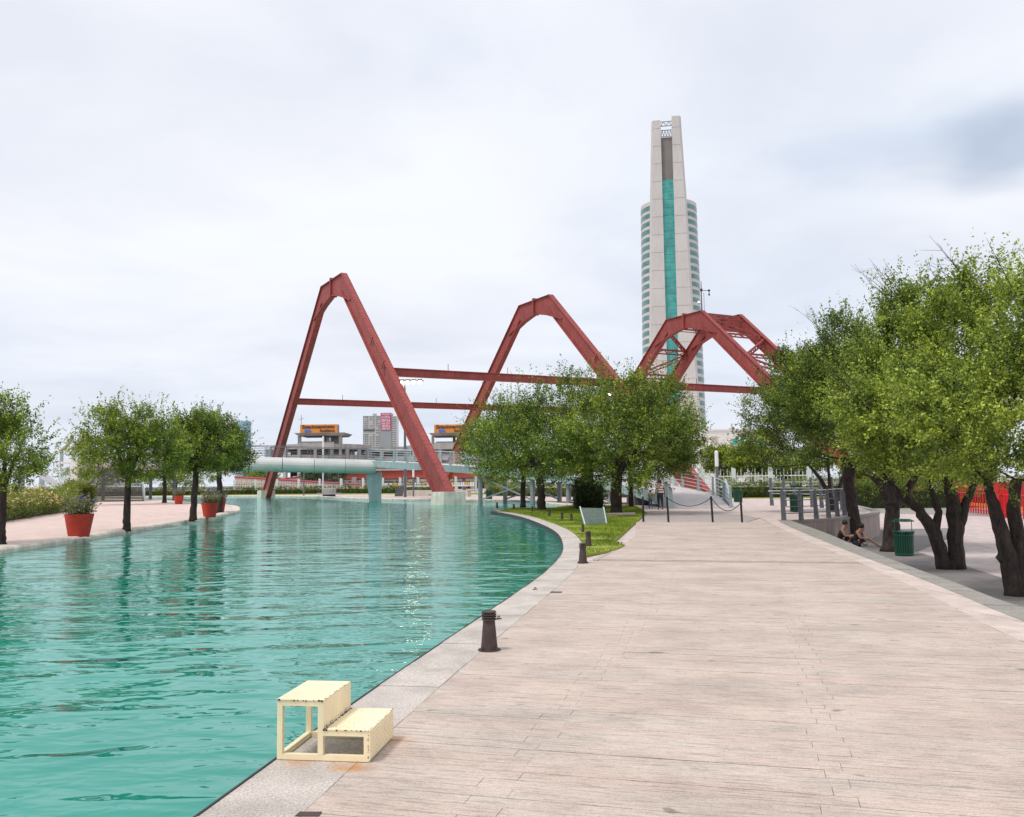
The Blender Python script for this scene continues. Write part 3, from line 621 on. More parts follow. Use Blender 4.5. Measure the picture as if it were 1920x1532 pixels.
for s, lab in ((1, 'upper-looking long red tie beam joining the front legs of the frames'), (-1, 'thinner-looking long red tie beam joining the rear legs of the frames')):
    a = FC+E1*(-0.2)+E2*s*(TB-0.9)+EZ*HB; b = FC+E1*(FO[3]+0.3)+E2*s*(TB-0.9)+EZ*HB
    t = thing('tie_beam', lab, 'beam', (*a[:2], HB), 0, 'red tie beams'); mb = MB()
    m0 = (a+b)/2; L = np.linalg.norm(b-a)
    mb.box(m0-EZ*0.42, (L, 0.2, 0.74), (E1, -E2, EZ)); mb.box(m0-EZ*0.04, (L, 0.5, 0.08), (E1, -E2, EZ)); mb.box(m0-EZ*0.80, (L, 0.5, 0.08), (E1, -E2, EZ))
    mb.build('girder', M['redsteel'], t, (*a[:2], HB))
    for k in (7, 14, 21, 33, 40): MB().bar(a+E1*k, a+E1*k+EZ*0.7, 0.06, 0.06).build('pin', M['redsteel'], t, (*a[:2], HB))
# lattice between the braced pair: parts of the rear frame
lat = thing('lattice_bracing', 'thin red lattice bars between the two braced right frames', 'bracing', (*(FC+E1*FO[2])[:2], 0))
c3, c4 = FC+E1*(FO[2]+0.3), FC+E1*(FO[3]-0.3)
def outer(sgn, a):
    leg = np.array([FW-FK, -FH]); d = leg/np.linalg.norm(leg); return E2*sgn*(FK+d[0]*a)+EZ*(FH+d[1]*a)
o3 = (*(FC+E1*FO[2])[:2], 0)
for sgn in (1, -1):
    st = [0.3, 5.4, 10.6, 15.8, 21.0]
    for i, a in enumerate(st):
        for dz in (0.35,):
            p, q = c3+outer(sgn, a)-EZ*dz, c4+outer(sgn, a)-EZ*dz
            mb = MB().bar(p, q, 0.24, 0.24); 
            dn2 = (outer(sgn, a+1)-outer(sgn, a))
            mb.bar(p+dn2*0.8, q+dn2*0.8, 0.18, 0.18)
            for j in range(6):
                u = p+(q-p)*j/6+(dn2*0.8 if j % 2 else 0); w = p+(q-p)*(j+1)/6+(0 if j % 2 else dn2*0.8); mb.bar(u, w, 0.12, 0.12)
            mb.build('strut', M['redsteel'], lat, o3)
        if i < len(st)-1:
            x0, x1 = (c3, c4) if i % 2 == 0 else (c4, c3)
            p, q = x0+outer(sgn, a+0.8)-EZ*0.4, x1+outer(sgn, st[i+1])-EZ*0.4
            mb = MB().bar(p, q, 0.24, 0.24); n = 9; off = EZ*-0.55
            mb.bar(p+off, q+off, 0.18, 0.18)
            for j in range(n):
                u = p+(q-p)*j/n+(off if j % 2 else 0); w = p+(q-p)*(j+1)/n+(0 if j % 2 else off); mb.bar(u, w, 0.11, 0.11)
            mb.build('diagonal', M['redsteel'], lat, o3)
mb = MB()
for s in np.linspace(-FK+0.3, FK-0.3, 6):
    mb.bar(c3+E2*s+EZ*(FH-0.3), c4+E2*s+EZ*(FH-0.3), 0.12, 0.12)
for i, s in enumerate(np.linspace(-FK+0.3, FK-1.8, 5)):
    x0, x1 = (c3, c4) if i % 2 else (c4, c3); mb.bar(x0+E2*s+EZ*(FH-0.35), x1+E2*(s+1.5)+EZ*(FH-0.35), 0.1, 0.1)
    mb.bar(c3+E2*s+EZ*(FH-1.7), c4+E2*s+EZ*(FH-1.7), 0.1, 0.1)
mb.build('top_lattice', M['redsteel'], lat, o3)
# weather mast on the third frame
p0 = FC+E1*FO[2]+E2*(FK-0.2)+EZ*(FH+0.02)
wm = thing('weather_mast', 'dark little weather mast with a side arm on top of the red frame', 'mast', p0)
MB().tube([p0, p0+EZ*4.2], [0.09, 0.05], 6).tube([p0+np.array([.35, 0, 0]), p0+np.array([.35, 0, 2.6])], 0.03, 5).build('pole', M['rust'], wm, p0)
MB().bar(p0+EZ*2.9, p0+EZ*2.85+np.array([1.1, 0, 0]), 0.07, 0.07).box(p0+EZ*2.95, (0.3, 0.3, 0.35)).build('side_arm', M['rust'], wm, p0)
MB().lathe([(0.03, -0.75), (0.16, -0.6), (0.06, -0.4), (0.06, -0.15), (0.22, 0.05), (0.05, 0.2)], p0+EZ*2.85+np.array([1.1, 0, 0]), 8).build('sensor', M['rust'], wm, p0)
MB().lathe([(0.1, 0), (0.34, 0.15), (0.1, 0.5)], p0+EZ*0.9+np.array([-.38, 0, 0]), 8).build('dish', M['signwhite'], wm, p0)

# ================================================================== footbridge: tube span, pier, ramp
BR = [np.array(p, float) for p in [(-41, 84.5, 5.0), (-25.0, 88.5, 4.50), (-14.2, 92.3, 4.16)]]
ROOT = np.array([-14.4, 92.6, 0])
fb = thing('footbridge', 'grey green footbridge with a fat metal tube span on a pier and a curved ramp', 'bridge', ROOT)
n_seg = 9
def brp(f):
    l1 = np.linalg.norm(BR[1]-BR[0]); l2 = np.linalg.norm(BR[2]-BR[1]); s = f*(l1+l2)
    return BR[0]+(BR[1]-BR[0])*s/l1 if s < l1 else BR[1]+(BR[2]-BR[1])*(s-l1)/l2
for i in range(n_seg):
    a, b = brp(i/n_seg), brp((i+1)/n_seg); d = (b-a)/np.linalg.norm(b-a); a = a+d*0.02; b = b-d*0.02
    MB().tube([a-EZ*0.72, b-EZ*0.72], 0.72, 20).build('tube_section', M['tealmetal'], fb, ROOT, smooth=False)
A, B = BR[1], BR[2]; d = (B-A)/np.linalg.norm(B-A); side = np.array([-d[1], d[0], 0])
MB().hexa([BR[0]+side*3.0-EZ*0.35, BR[0]+side*0.2-EZ*0.35, BR[2]+side*0.2-EZ*0.35, BR[2]+side*3.0-EZ*0.35], [BR[0]+side*3.0-EZ*0.02, BR[0]+side*0.2-EZ*0.02, BR[2]+side*0.2-EZ*0.02, BR[2]+side*3.0-EZ*0.02]).build('deck', M['deckmetal'], fb, ROOT)
def railing(points, parent, org, h=1.1, posts=12, bars=5, pw=0.09, mp=M['tealpaint'], mbar=M['lightsteel']):
    P = [np.array(p, float) for p in points]; L = [0]
    for i in range(1, len(P)): L.append(L[-1]+np.linalg.norm(P[i]-P[i-1]))
    A = np.array(P); g = lambda s: np.array([np.interp(s, L, A[:, k]) for k in range(3)])
    for s in np.linspace(0, L[-1], posts):
        p = g(s); MB().hexa([p+np.array([i*pw, j*0.03, -0.1]) for i, j in ((-1, -1), (1, -1), (1, 1), (-1, 1))], [p+np.array([i*pw*0.6, j*0.03, h]) for i, j in ((-1, -1), (1, -1), (1, 1), (-1, 1))]).build('rail_post', mp, parent, org)
    for k in range(bars):
        MB().tube([g(s)+EZ*(h*(k+1)/bars) for s in np.linspace(0, L[-1], max(posts, 6))], 0.018 if k < bars-1 else 0.03, 5).build('rail_bar', mbar, parent, org)
railing([BR[0]+side*0.3, BR[1]+side*0.3, BR[2]+side*0.3], fb, ROOT, 1.15, 14, 7, 0.03, M['greypost'], M['greypost'])
railing([BR[0]+side*2.9, BR[1]+side*2.9, BR[2]+side*2.9], fb, ROOT, 1.15, 14, 5, 0.03, M['greypost'], M['greypost'])
# pier: tapered clad column, wider at the top
px, py = ROOT[0]+0.1, ROOT[1]+0.6
pier = MB().hexa([(px+i*0.46+0.02, py+j*0.7, WZ-0.6) for i, j in ((-1, -1), (1, -1), (1, 1), (-1, 1))], [(px-0.12+i*0.72, py+j*0.85, 2.85) for i, j in ((-1, -1), (1, -1), (1, 1), (-1, 1))])
pier.build('pier', M['tealpaint'], fb, ROOT)
MB().hexa([(px+0.52+i*0.08, py-0.74+j*0.12, WZ-0.6) for i, j in ((-1, -1), (1, -1), (1, 1), (-1, 1))], [(px+0.66+i*0.08, py-0.9+j*0.12, 3.0) for i, j in ((-1, -1), (1, -1), (1, 1), (-1, 1))]).build('pier_fin', M['tealpaint'], fb, ROOT)
# ramp
def bez(pts, n=26):
    P = [np.array(p, float) for p in pts]; out = []
    for i in range(len(P)-1):
        p0 = P[max(i-1, 0)]; p1 = P[i]; p2 = P[i+1]; p3 = P[min(i+2, len(P)-1)]
        for t in np.linspace(0, 1, n, endpoint=False): out.append(0.5*((2*p1)+(p2-p0)*t+(2*p0-5*p1+4*p2-p3)*t*t+(3*p1-p0-3*p2+p3)*t**3))
    return out+[P[-1]]
RC = bez([(11.4, 54.6, 0.0), (11.3, 59.5, 0.75), (8.6, 67.5, 1.62), (2.8, 76.0, 2.55), (-5.5, 85.2, 3.4), (-13.6, 93.7, 4.08)], 7)
def ro(d, dz=0):
    o = []
    for i in range(len(RC)):
        t = RC[min(i+1, len(RC)-1)]-RC[max(i-1, 0)]; t = t/np.linalg.norm(t); o.append(RC[i]+np.array([t[1], -t[0], 0])*d+EZ*dz)
    return o
l, r = ro(-1.75), ro(1.75); mb = MB()
for i in range(len(RC)-1): mb.hexa([l[i]-EZ*0.12, r[i]-EZ*0.12, r[i+1]-EZ*0.12, l[i+1]-EZ*0.12], [l[i], r[i], r[i+1], l[i+1]])
mb.build('ramp_deck', M['deckmetal'], fb, ROOT)
for dd in (-1.85, 1.85):
    o = ro(dd); mb = MB()
    for i in range(4, len(RC)-1): mb.bar(o[i]-EZ*0.30, o[i+1]-EZ*0.30, 0.16, 0.62)
    mb.build('ramp_girder', M['tealpaint'], fb, ROOT)
    rr = ro(dd*0.98, 0.02); railing(rr, fb, ROOT, 1.2, 22, 5, 0.10 if dd > 0 else 0.12)
for dd in (-1.95, 1.95):                    # low solid end panels at the ramp foot
    o = ro(dd); a, b = o[0], o[4]; n = np.array([0.06, 0, 0])
    MB().hexa([a-n-EZ*0.05, a+n-EZ*0.05, np.array([b[0], b[1], 0])+n-EZ*0.05, np.array([b[0], b[1], 0])-n-EZ*0.05], [a-n+EZ*(0.05 if dd > 0 else 1.45), a+n+EZ*(0.05 if dd > 0 else 1.45), b+n+EZ*(1.35 if dd > 0 else 1.2), b-n+EZ*(1.35 if dd > 0 else 1.2)]).build('end_panel', M['lightsteel'], fb, ROOT)
for f in (0.42, 0.52, 0.62, 0.73):    # trestles with X bracing
    i = int(f*(len(RC)-1)); z = RC[i][2]-0.6
    for dd in (-1.5, 1.5):
        p = ro(dd)[i]; MB().tube([(p[0], p[1], -0.3), (p[0], p[1], z)], 0.2, 8).build('trestle_post', M['midsteel'], fb, ROOT)
for f0, f1 in ((0.42, 0.52), (0.62, 0.73)):
    i, j = int(f0*(len(RC)-1)), int(f1*(len(RC)-1))
    for dd in (-1.5, 1.5):
        p, q = ro(dd)[i], ro(dd)[j]; mb = MB()
        mb.bar((p[0], p[1], 0.15), (q[0], q[1], q[2]-0.8), 0.12, 0.12); mb.bar((q[0]+.01, q[1], 0.15), (p[0]+.01, p[1], p[2]-0.8), 0.1, 0.12); mb.build('cross_brace', M['midsteel'], fb, ROOT)
# ------------------------------------------------------------------ landing and stairs on the left quay
LZ = 5.05
ld = thing('stair_landing', 'wide grey stairs climbing to a railed landing with curved arms, behind the left trees', 'stairs', (-51, 112, 0))
O = (-51, 112, 0)
s0 = at(150, 942); s1 = at(268, 936.5)
NS = 26; up = np.array([-0.45, 0.1, 0]); 
base_l, base_r = np.array([-49.0, 103.0, 0]), np.array([-49.5, 119.5, 0])
# treads run parallel to the picture: bottom edge from s0 to s1 at constant depth
bl, brr = np.array([dp(142, 942, 106)[0], 106, 0]), np.array([dp(268, 937, 106)[0], 106, 0])
for k in range(NS):
    z = 0.17*(k+1); y = 106+0.34*k; xr = brr[0]-0.15*k-(0.9 if k > 13 else 0)-max(0, k-15)*0.22; xl = bl[0]-0.02*k
    MB().box(((xl+xr)/2, y, z-0.03), (xr-xl, 0.40, 0.12)).build('tread', M['stairwood'], ld, O)
for xx, dx in ((bl[0]-0.3, -0.02), (brr[0]+0.1, -0.16)):
    MB().hexa([(xx-0.12, 106, 0), (xx+0.12, 106, 0), (xx+0.12+dx*NS, 115, LZ-0.9), (xx-0.12+dx*NS, 115, LZ-0.9)], [(xx-0.12, 106, 0.35), (xx+0.12, 106, 0.35), (xx+0.12+dx*NS, 115, LZ-0.45), (xx-0.12+dx*NS, 115, LZ-0.45)]).build('stringer', M['greypost'], ld, O)
pl = dp(130, 900, 105.6); MB().box((pl[0], 105.6, 1.1), (0.55, 0.55, 2.4)).build('newel_pillar', M['wood'], ld, O)
railing([(brr[0]+0.2, 106.0, 0.1), (brr[0]-1.2, 108.7, 1.4), (brr[0]-2.6, 111.4, 2.7)], ld, O, 1.15, 7, 4, 0.07)
xa, xb = dp(95, 855, 112)[0], dp(300, 855, 112)[0]
MB().box(((xa+xb)/2, 117, LZ-0.14), (xb-xa, 5.0, 0.28)).build('landing_deck', M['white'], ld, O)
for x in np.linspace(xa+0.6, xb-0.6, 5): 
    MB().tube([(x, 118.5, -0.1), (x, 118.5, LZ-0.2)], 0.22, 8).build('column', M['greypost'], ld, O)
railing([(xa, 114.6, LZ), (xb, 114.6, LZ)], ld, O, 1.25, 9, 6, 0.16)
for px_ in (122, 144):
    p = dp(px_-6, 843, 116); pts = [p+np.array([1.9*math.sin(a)*0.75, 0, 2.2*(1-math.cos(a))+2.3*math.sin(a)*0.2]) for a in np.linspace(0, 1.25, 7)]
    MB().tube([p-EZ*2.2]+pts, 0.22, 6).build('curved_arm', M['concrete'], ld, O)
pc = dp(133, 868, 114); MB().box((pc[0]+0.4, 114.2, 3.6), (0.9, 0.5, 3.2)).build('stair_wall', M['white'], ld, O)
# second flight going up to the left, seen under the first tree
mb = MB(); 
q0, q1 = dp(72, 892, 100), dp(140, 925, 100)
MB().bar(dp(64, 878, 100), dp(126, 926, 100), 0.25, 0.75).build('flight_stringer', M['lightsteel'], ld, O)
railing([dp(112, 905, 101), dp(140, 930, 101)], ld, O, 1.2, 4, 4, 0.08, M['whitepost'])
for x_ in (8, 78, 40):
    p = dp(x_, 925, 103); MB().tube([(p[0], 103, -0.1), (p[0], 103, 3.6)], 0.32, 8).build('column', M['tealpaint'], ld, O)
# ================================================================== far buildings
def text(name, body, mat_, parent, size, pos, xdir, zdir=(0, 0, 1), width=None, org=(0, 0, 0), bold=0.0):
    cu = bpy.data.curves.new(name, 'FONT'); cu.body = body; cu.size = 1.0; cu.extrude = 0.02; cu.offset = bold
    ob = bpy.data.objects.new(name, cu); COL.objects.link(ob)
    bpy.context.view_layer.update()
    me = bpy.data.meshes.new_from_object(ob.evaluated_get(bpy.context.evaluated_depsgraph_get()))
    bpy.data.objects.remove(ob); bpy.data.curves.remove(cu)
    n = len(me.vertices); co = np.zeros(n*3); me.vertices.foreach_get('co', co); co = co.reshape(-1, 3)
    mn = co.min(0); mx = co.max(0); co[:, 0] -= mn[0]; s = size/0.72
    sx = s if width is None else width/(mx[0]-mn[0])
    X = np.array(xdir, float); Z = np.array(zdir, float); Yn = np.cross(Z, X)
    P = np.array(pos)+co[:, :1]*sx*X+co[:, 1:2]*s*Z-co[:, 2:3]*Yn*3-np.array(org)
    me.vertices.foreach_set('co', P.ravel()); me.materials.clear(); me.materials.append(mat_); me.update(); me.name = name
    return link(name, me, parent)
# ------------------------------------------------------------------ the tower
TY = 460.0
tc0 = dp(1262, 700, TY); TX = tc0[0]
tower = thing('tower', 'very tall pale concrete tower with a teal glass strip and banded round sides', 'tower', (TX, TY, 0))
TO = (TX, TY, 0)
def zat(y): return dp(1262, y, TY-14)[2]
Z0 = zat(214)-4.0; ZW = zat(372)
kpx = FPX/(TY-14)
hw = lambda z: np.interp(z, [0, zat(650), zat(520), ZW, Z0], [14.3, 43.0/kpx, 39.2/kpx, 34.5/kpx, 28/kpx])
gw = 10.6/kpx
# round body
cr = lambda z: np.interp(z, [0, ZW], [16.2, 53.0/kpx+0.3]); tower.rotation_euler = (0, 0, -math.atan2(TX, TY))
mb = MB(); n = 128; lv = [0, ZW*0.5, ZW]
mb.lathe([(cr(z), z) for z in lv]+[(cr(ZW)-0.6, ZW+0.05)], TO, n); mb.build('round_body', M['towerconc'], tower, TO, smooth=False)
FL = 4.05; k = 0; z = ZW-2.2
while z > 8:
    for s in (-1, 1):                      # a window band on either side of the pylon, proud of the wall
        R = cr(z)+0.05; a0 = math.asin(min(0.98, hw(z)/R)); a1 = 1.62
        aa = np.linspace(a0*0.97, a1, 25); mb = MB()
        lo = [(TX+s*(R+0.10)*math.sin(a), TY-(R+0.10)*math.cos(a), z-2.25) for a in aa]; hi = [(p[0], p[1], z) for p in lo]
        f = [(i, i+1, 26+i, 25+i) for i in range(24)]
        mb.add(lo+hi, f if s > 0 else [q[::-1] for q in f]); mb.build('window_band', M['tealband'], tower, TO)
    z -= FL
# pylon: two piers either side of a recess, chamfered
def pier_half(s, name):
    mb = MB(); zs = np.linspace(0, Z0, 25); sec = []
    for z in zs:
        h = hw(z); yf = TY-17.0+0.0*z
        sec.append([(TX+s*gw, yf), (TX+s*(h-1.0), yf), (TX+s*h, yf+1.6), (TX+s*h, TY-6), (TX+s*gw, TY-6)])
    for q, z in zip(sec, zs):
        for p in q: mb.v.append((*p, z+(1.6 if (s > 0 and z == zs[-1]) else 0)))
    m = 5
    for i in range(len(zs)-1):
        for j in range(m):
            j2 = (j+1) % m; f = (i*m+j, i*m+j2, (i+1)*m+j2, (i+1)*m+j); mb.f.append(f if s > 0 else f[::-1]); mb.m.append(0)
    mb.f.append(tuple((len(zs)-1)*m+j for j in range(m))); mb.m.append(0)
    o = mb.build(name, M['towerconc'], tower, TO)
    for z in np.arange(6, Z0-2, 9.2):
        h = hw(z); MB().box((TX+s*(gw+h-1.0)/2, TY-17.02, z), (h-1.0-gw, 0.08, 0.16)).build('panel_joint', M['concrete'], o, TO)
pier_half(-1, 'pylon_pier'); pier_half(1, 'pylon_pier')
ZG = zat(338); ZT = zat(246)-3.6
zz = np.arange(2, ZG, 4.05)
for i, z in enumerate(zz):
    h = min(4.05, ZG-z)-0.12
    MB().box((TX, TY-15.6, z+h/2), (2*gw-0.05, 0.6, h)).build('glass_panel', M['tealglass'], tower, TO)
mull = MB()
for x in (-gw*0.5, 0, gw*0.5): mull.box((TX+x, TY-15.9, ZG/2), (0.16, 0.1, ZG))
mull.build('mullions', M['towergrey'], tower, TO)
MB().box((TX, TY-15.0, ZG/2), (2*gw-0.1, 0.4, ZG)).build('recess_wall', M['towergrey'], tower, TO)
MB().box((TX, TY-14.6, (ZG+ZT)/2), (2*gw-0.06, 1.0, ZT-ZG)).build('louvre_wall', M['towergrey'], tower, TO)
mb = MB()
zt = zat(233)-3.6
for za, zb in ((ZT+0.3, zt), (zat(225)-3.6, zat(217)-3.6)):
    for zc in (za, zb): mb.bar((TX-gw, TY-15.5, zc), (TX+gw, TY-15.5, zc), 0.4, 0.4)
    for i in range(4 if za < zat(230)-3.6 else 2):
        nn = 4 if za < zat(230)-3.6 else 2
        x0 = TX-gw+2*gw*i/nn; x1 = TX-gw+2*gw*(i+1)/nn; mb.bar((x0, TY-15.5, za), ((x0+x1)/2, TY-15.5, zb), 0.35, 0.35); mb.bar(((x0+x1)/2, TY-15.5, zb), (x1, TY-15.5, za), 0.35, 0.35)
mb.build('crown_truss', M['greywall'], tower, TO)
# low white building by its foot
wb = thing('low_building', 'low white building with teal windows at the foot of the tall tower', 'building', (dp(1370, 850, 300)[0], 300, 0)); WO = tuple(wb.location)
a, b = dp(1316, 808, 300), dp(1470, 812, 300)
MB().box(((a[0]+b[0])/2, 308, a[2]/2), (b[0]-a[0], 16, a[2])).build('wall', M['white'], wb, WO)
MB().box(((a[0]+b[0])/2, 308, a[2]+0.25), (b[0]-a[0]+0.6, 16.6, 0.5)).build('parapet', M['white'], wb, WO)
for x0, x1, y0, y1 in ((1374, 1383, 822, 834), (1388, 1394, 822, 834), (1400, 1412, 821, 834), (1418, 1430, 822, 834), (1334, 1345, 818, 830)):
    p, q = dp(x0, y1, 299.8), dp(x1, y0, 299.8); f = MB().box(((p[0]+q[0])/2, 299.95, (p[2]+q[2])/2), (q[0]-p[0]+0.3, 0.2, q[2]-p[2]+0.3)).build('window', M['white'], wb, WO)
    MB().box(((p[0]+q[0])/2, 299.8, (p[2]+q[2])/2), (q[0]-p[0], 0.12, q[2]-p[2])).build('pane', M['tealglass'] if x0 > 1350 else M['stonewall'], f, WO)
# ------------------------------------------------------------------ apartment block with a banner
AY = 1000.0; L_ = lambda x, y: dp(x, y, AY)
ab = thing('apartment_block', 'white gridded apartment block with a pink banner on its blank grey wall', 'building', (L_(712, 900)[0], AY, 0)); AO = tuple(ab.location)
def abox(x0, x1, y0, y1, dy, thick, name, m, zb=False):
    p, q = L_(x0, y1), L_(x1, y0); z0 = 0 if zb else p[2]
    return MB().box(((p[0]+q[0])/2, AY+dy+thick/2, (z0+q[2])/2), (abs(q[0]-p[0]), thick, q[2]-z0), ((1, 0, 0), (0, 1, 0), (0, 0, 1))).build(name, m, ab, AO)
abox(680.5, 714, 779.5, 900, 0, 18, 'left_wing', M['white'], True)
abox(714, 734, 774.5, 900, -1.5, 18, 'blank_wall', M['greywall'], True)
abox(734, 743.5, 780, 900, 0, 18, 'right_wing', M['white'], True)
abox(698, 704, 775, 779.6, 4, 6, 'roof_hut', M['greywall'])
wn = MB()
for fl in range(20):
    y0 = 781.2+fl*4.13
    for x0, x1 in ((681, 682.6), (684.3, 686.2), (687.2, 690.5), (694, 697), (699, 702.2), (705, 708.6), (709.6, 712)):
        if fl in (6, 7) and x0 < 703: continue
        if random.random() < 0.12: continue
        p, q = L_(x0, y0+2.5), L_(x1, y0); wn.box(((p[0]+q[0])/2, AY-0.15, (p[2]+q[2])/2), (q[0]-p[0], 0.5, q[2]-p[2]))
    for x0, x1 in ((734.3, 736.8), (738, 740), (741, 743)):
        p, q = L_(x0, y0+2.4), L_(x1, y0+0.3); wn.box(((p[0]+q[0])/2, AY-0.15, (p[2]+q[2])/2), (q[0]-p[0], 0.5, q[2]-p[2]))
kind(wn.build('windows', M['blockwin'], ab, AO), 'stuff')
p, q = L_(681.5, 810.5), L_(702.5, 804); MB().box(((p[0]+q[0])/2, AY-0.3, (p[2]+q[2])/2), (q[0]-p[0], 0.6, q[2]-p[2])).build('glazed_storey', M['darkglass'], ab, AO)
fl_ = MB()
for fl in range(21):
    p, q = L_(680.3, 780.2+fl*4.13), L_(714, 780.2+fl*4.13); fl_.box(((p[0]+q[0])/2, AY-0.5, p[2]), (q[0]-p[0], 1.4, 0.35))
    p, q = L_(737, 781+fl*4.13), L_(744, 781+fl*4.13); fl_.box(((p[0]+q[0])/2, AY-0.5, p[2]), (q[0]-p[0], 1.4, 0.35))
fl_.build('floor_edges', M['white'], ab, AO)
p, q = L_(714.3, 807), L_(733.8, 774.2)
bn = MB().box(((p[0]+q[0])/2, AY-1.75, (p[2]+q[2])/2), (q[0]-p[0], 0.3, q[2]-p[2])).build('banner', M['magenta'], ab, AO)
for body, y, s in (('VIVE AQUI EN', 778.6, 1.9), ('LA CAPITAL', 784.6, 2.7), ('RENTA', 791.3, 3.3), ('1666 2007', 795.6, 1.9), ('VENTA', 802, 3.3), ('8488 5005', 805.9, 1.8)):
    a = L_(716, y); b = L_(732, y); text('lettering', body, M['signwhite'], bn, s, (a[0], AY-2.05, a[2]), (1, 0, 0), width=b[0]-a[0], org=AO, bold=0.02)
# ------------------------------------------------------------------ blue towers on the left
def glass_tower(x0, x1, y0, Y, label, m):
    a, b = dp(x0, y0, Y), dp(x1, y0, Y); t = thing('glass_tower', label, 'building', ((a[0]+b[0])/2, Y, 0)); o = tuple(t.location)
    w = b[0]-a[0]; MB().lathe([(w/2, 0), (w/2, a[2]*0.99), (w*0.48, a[2])], (o[0], Y+w/2, 0), 20).build('shaft', m, t, o)
    mb = MB()
    for z in np.arange(8, a[2]-1, 7.0): mb.lathe([(w/2+0.3, z), (w/2+0.3, z+0.8)], (o[0], Y+w/2, 0), 20)
    mb.build('floor_lines', M['lightsteel'], t, o)
glass_tower(441, 467, 789, 950, 'pale blue glass tower far off above the left trees', M['blueglass'])
glass_tower(496, 514, 841, 700, 'small dark blue glass tower behind the bridge railing', M['blueglass'])
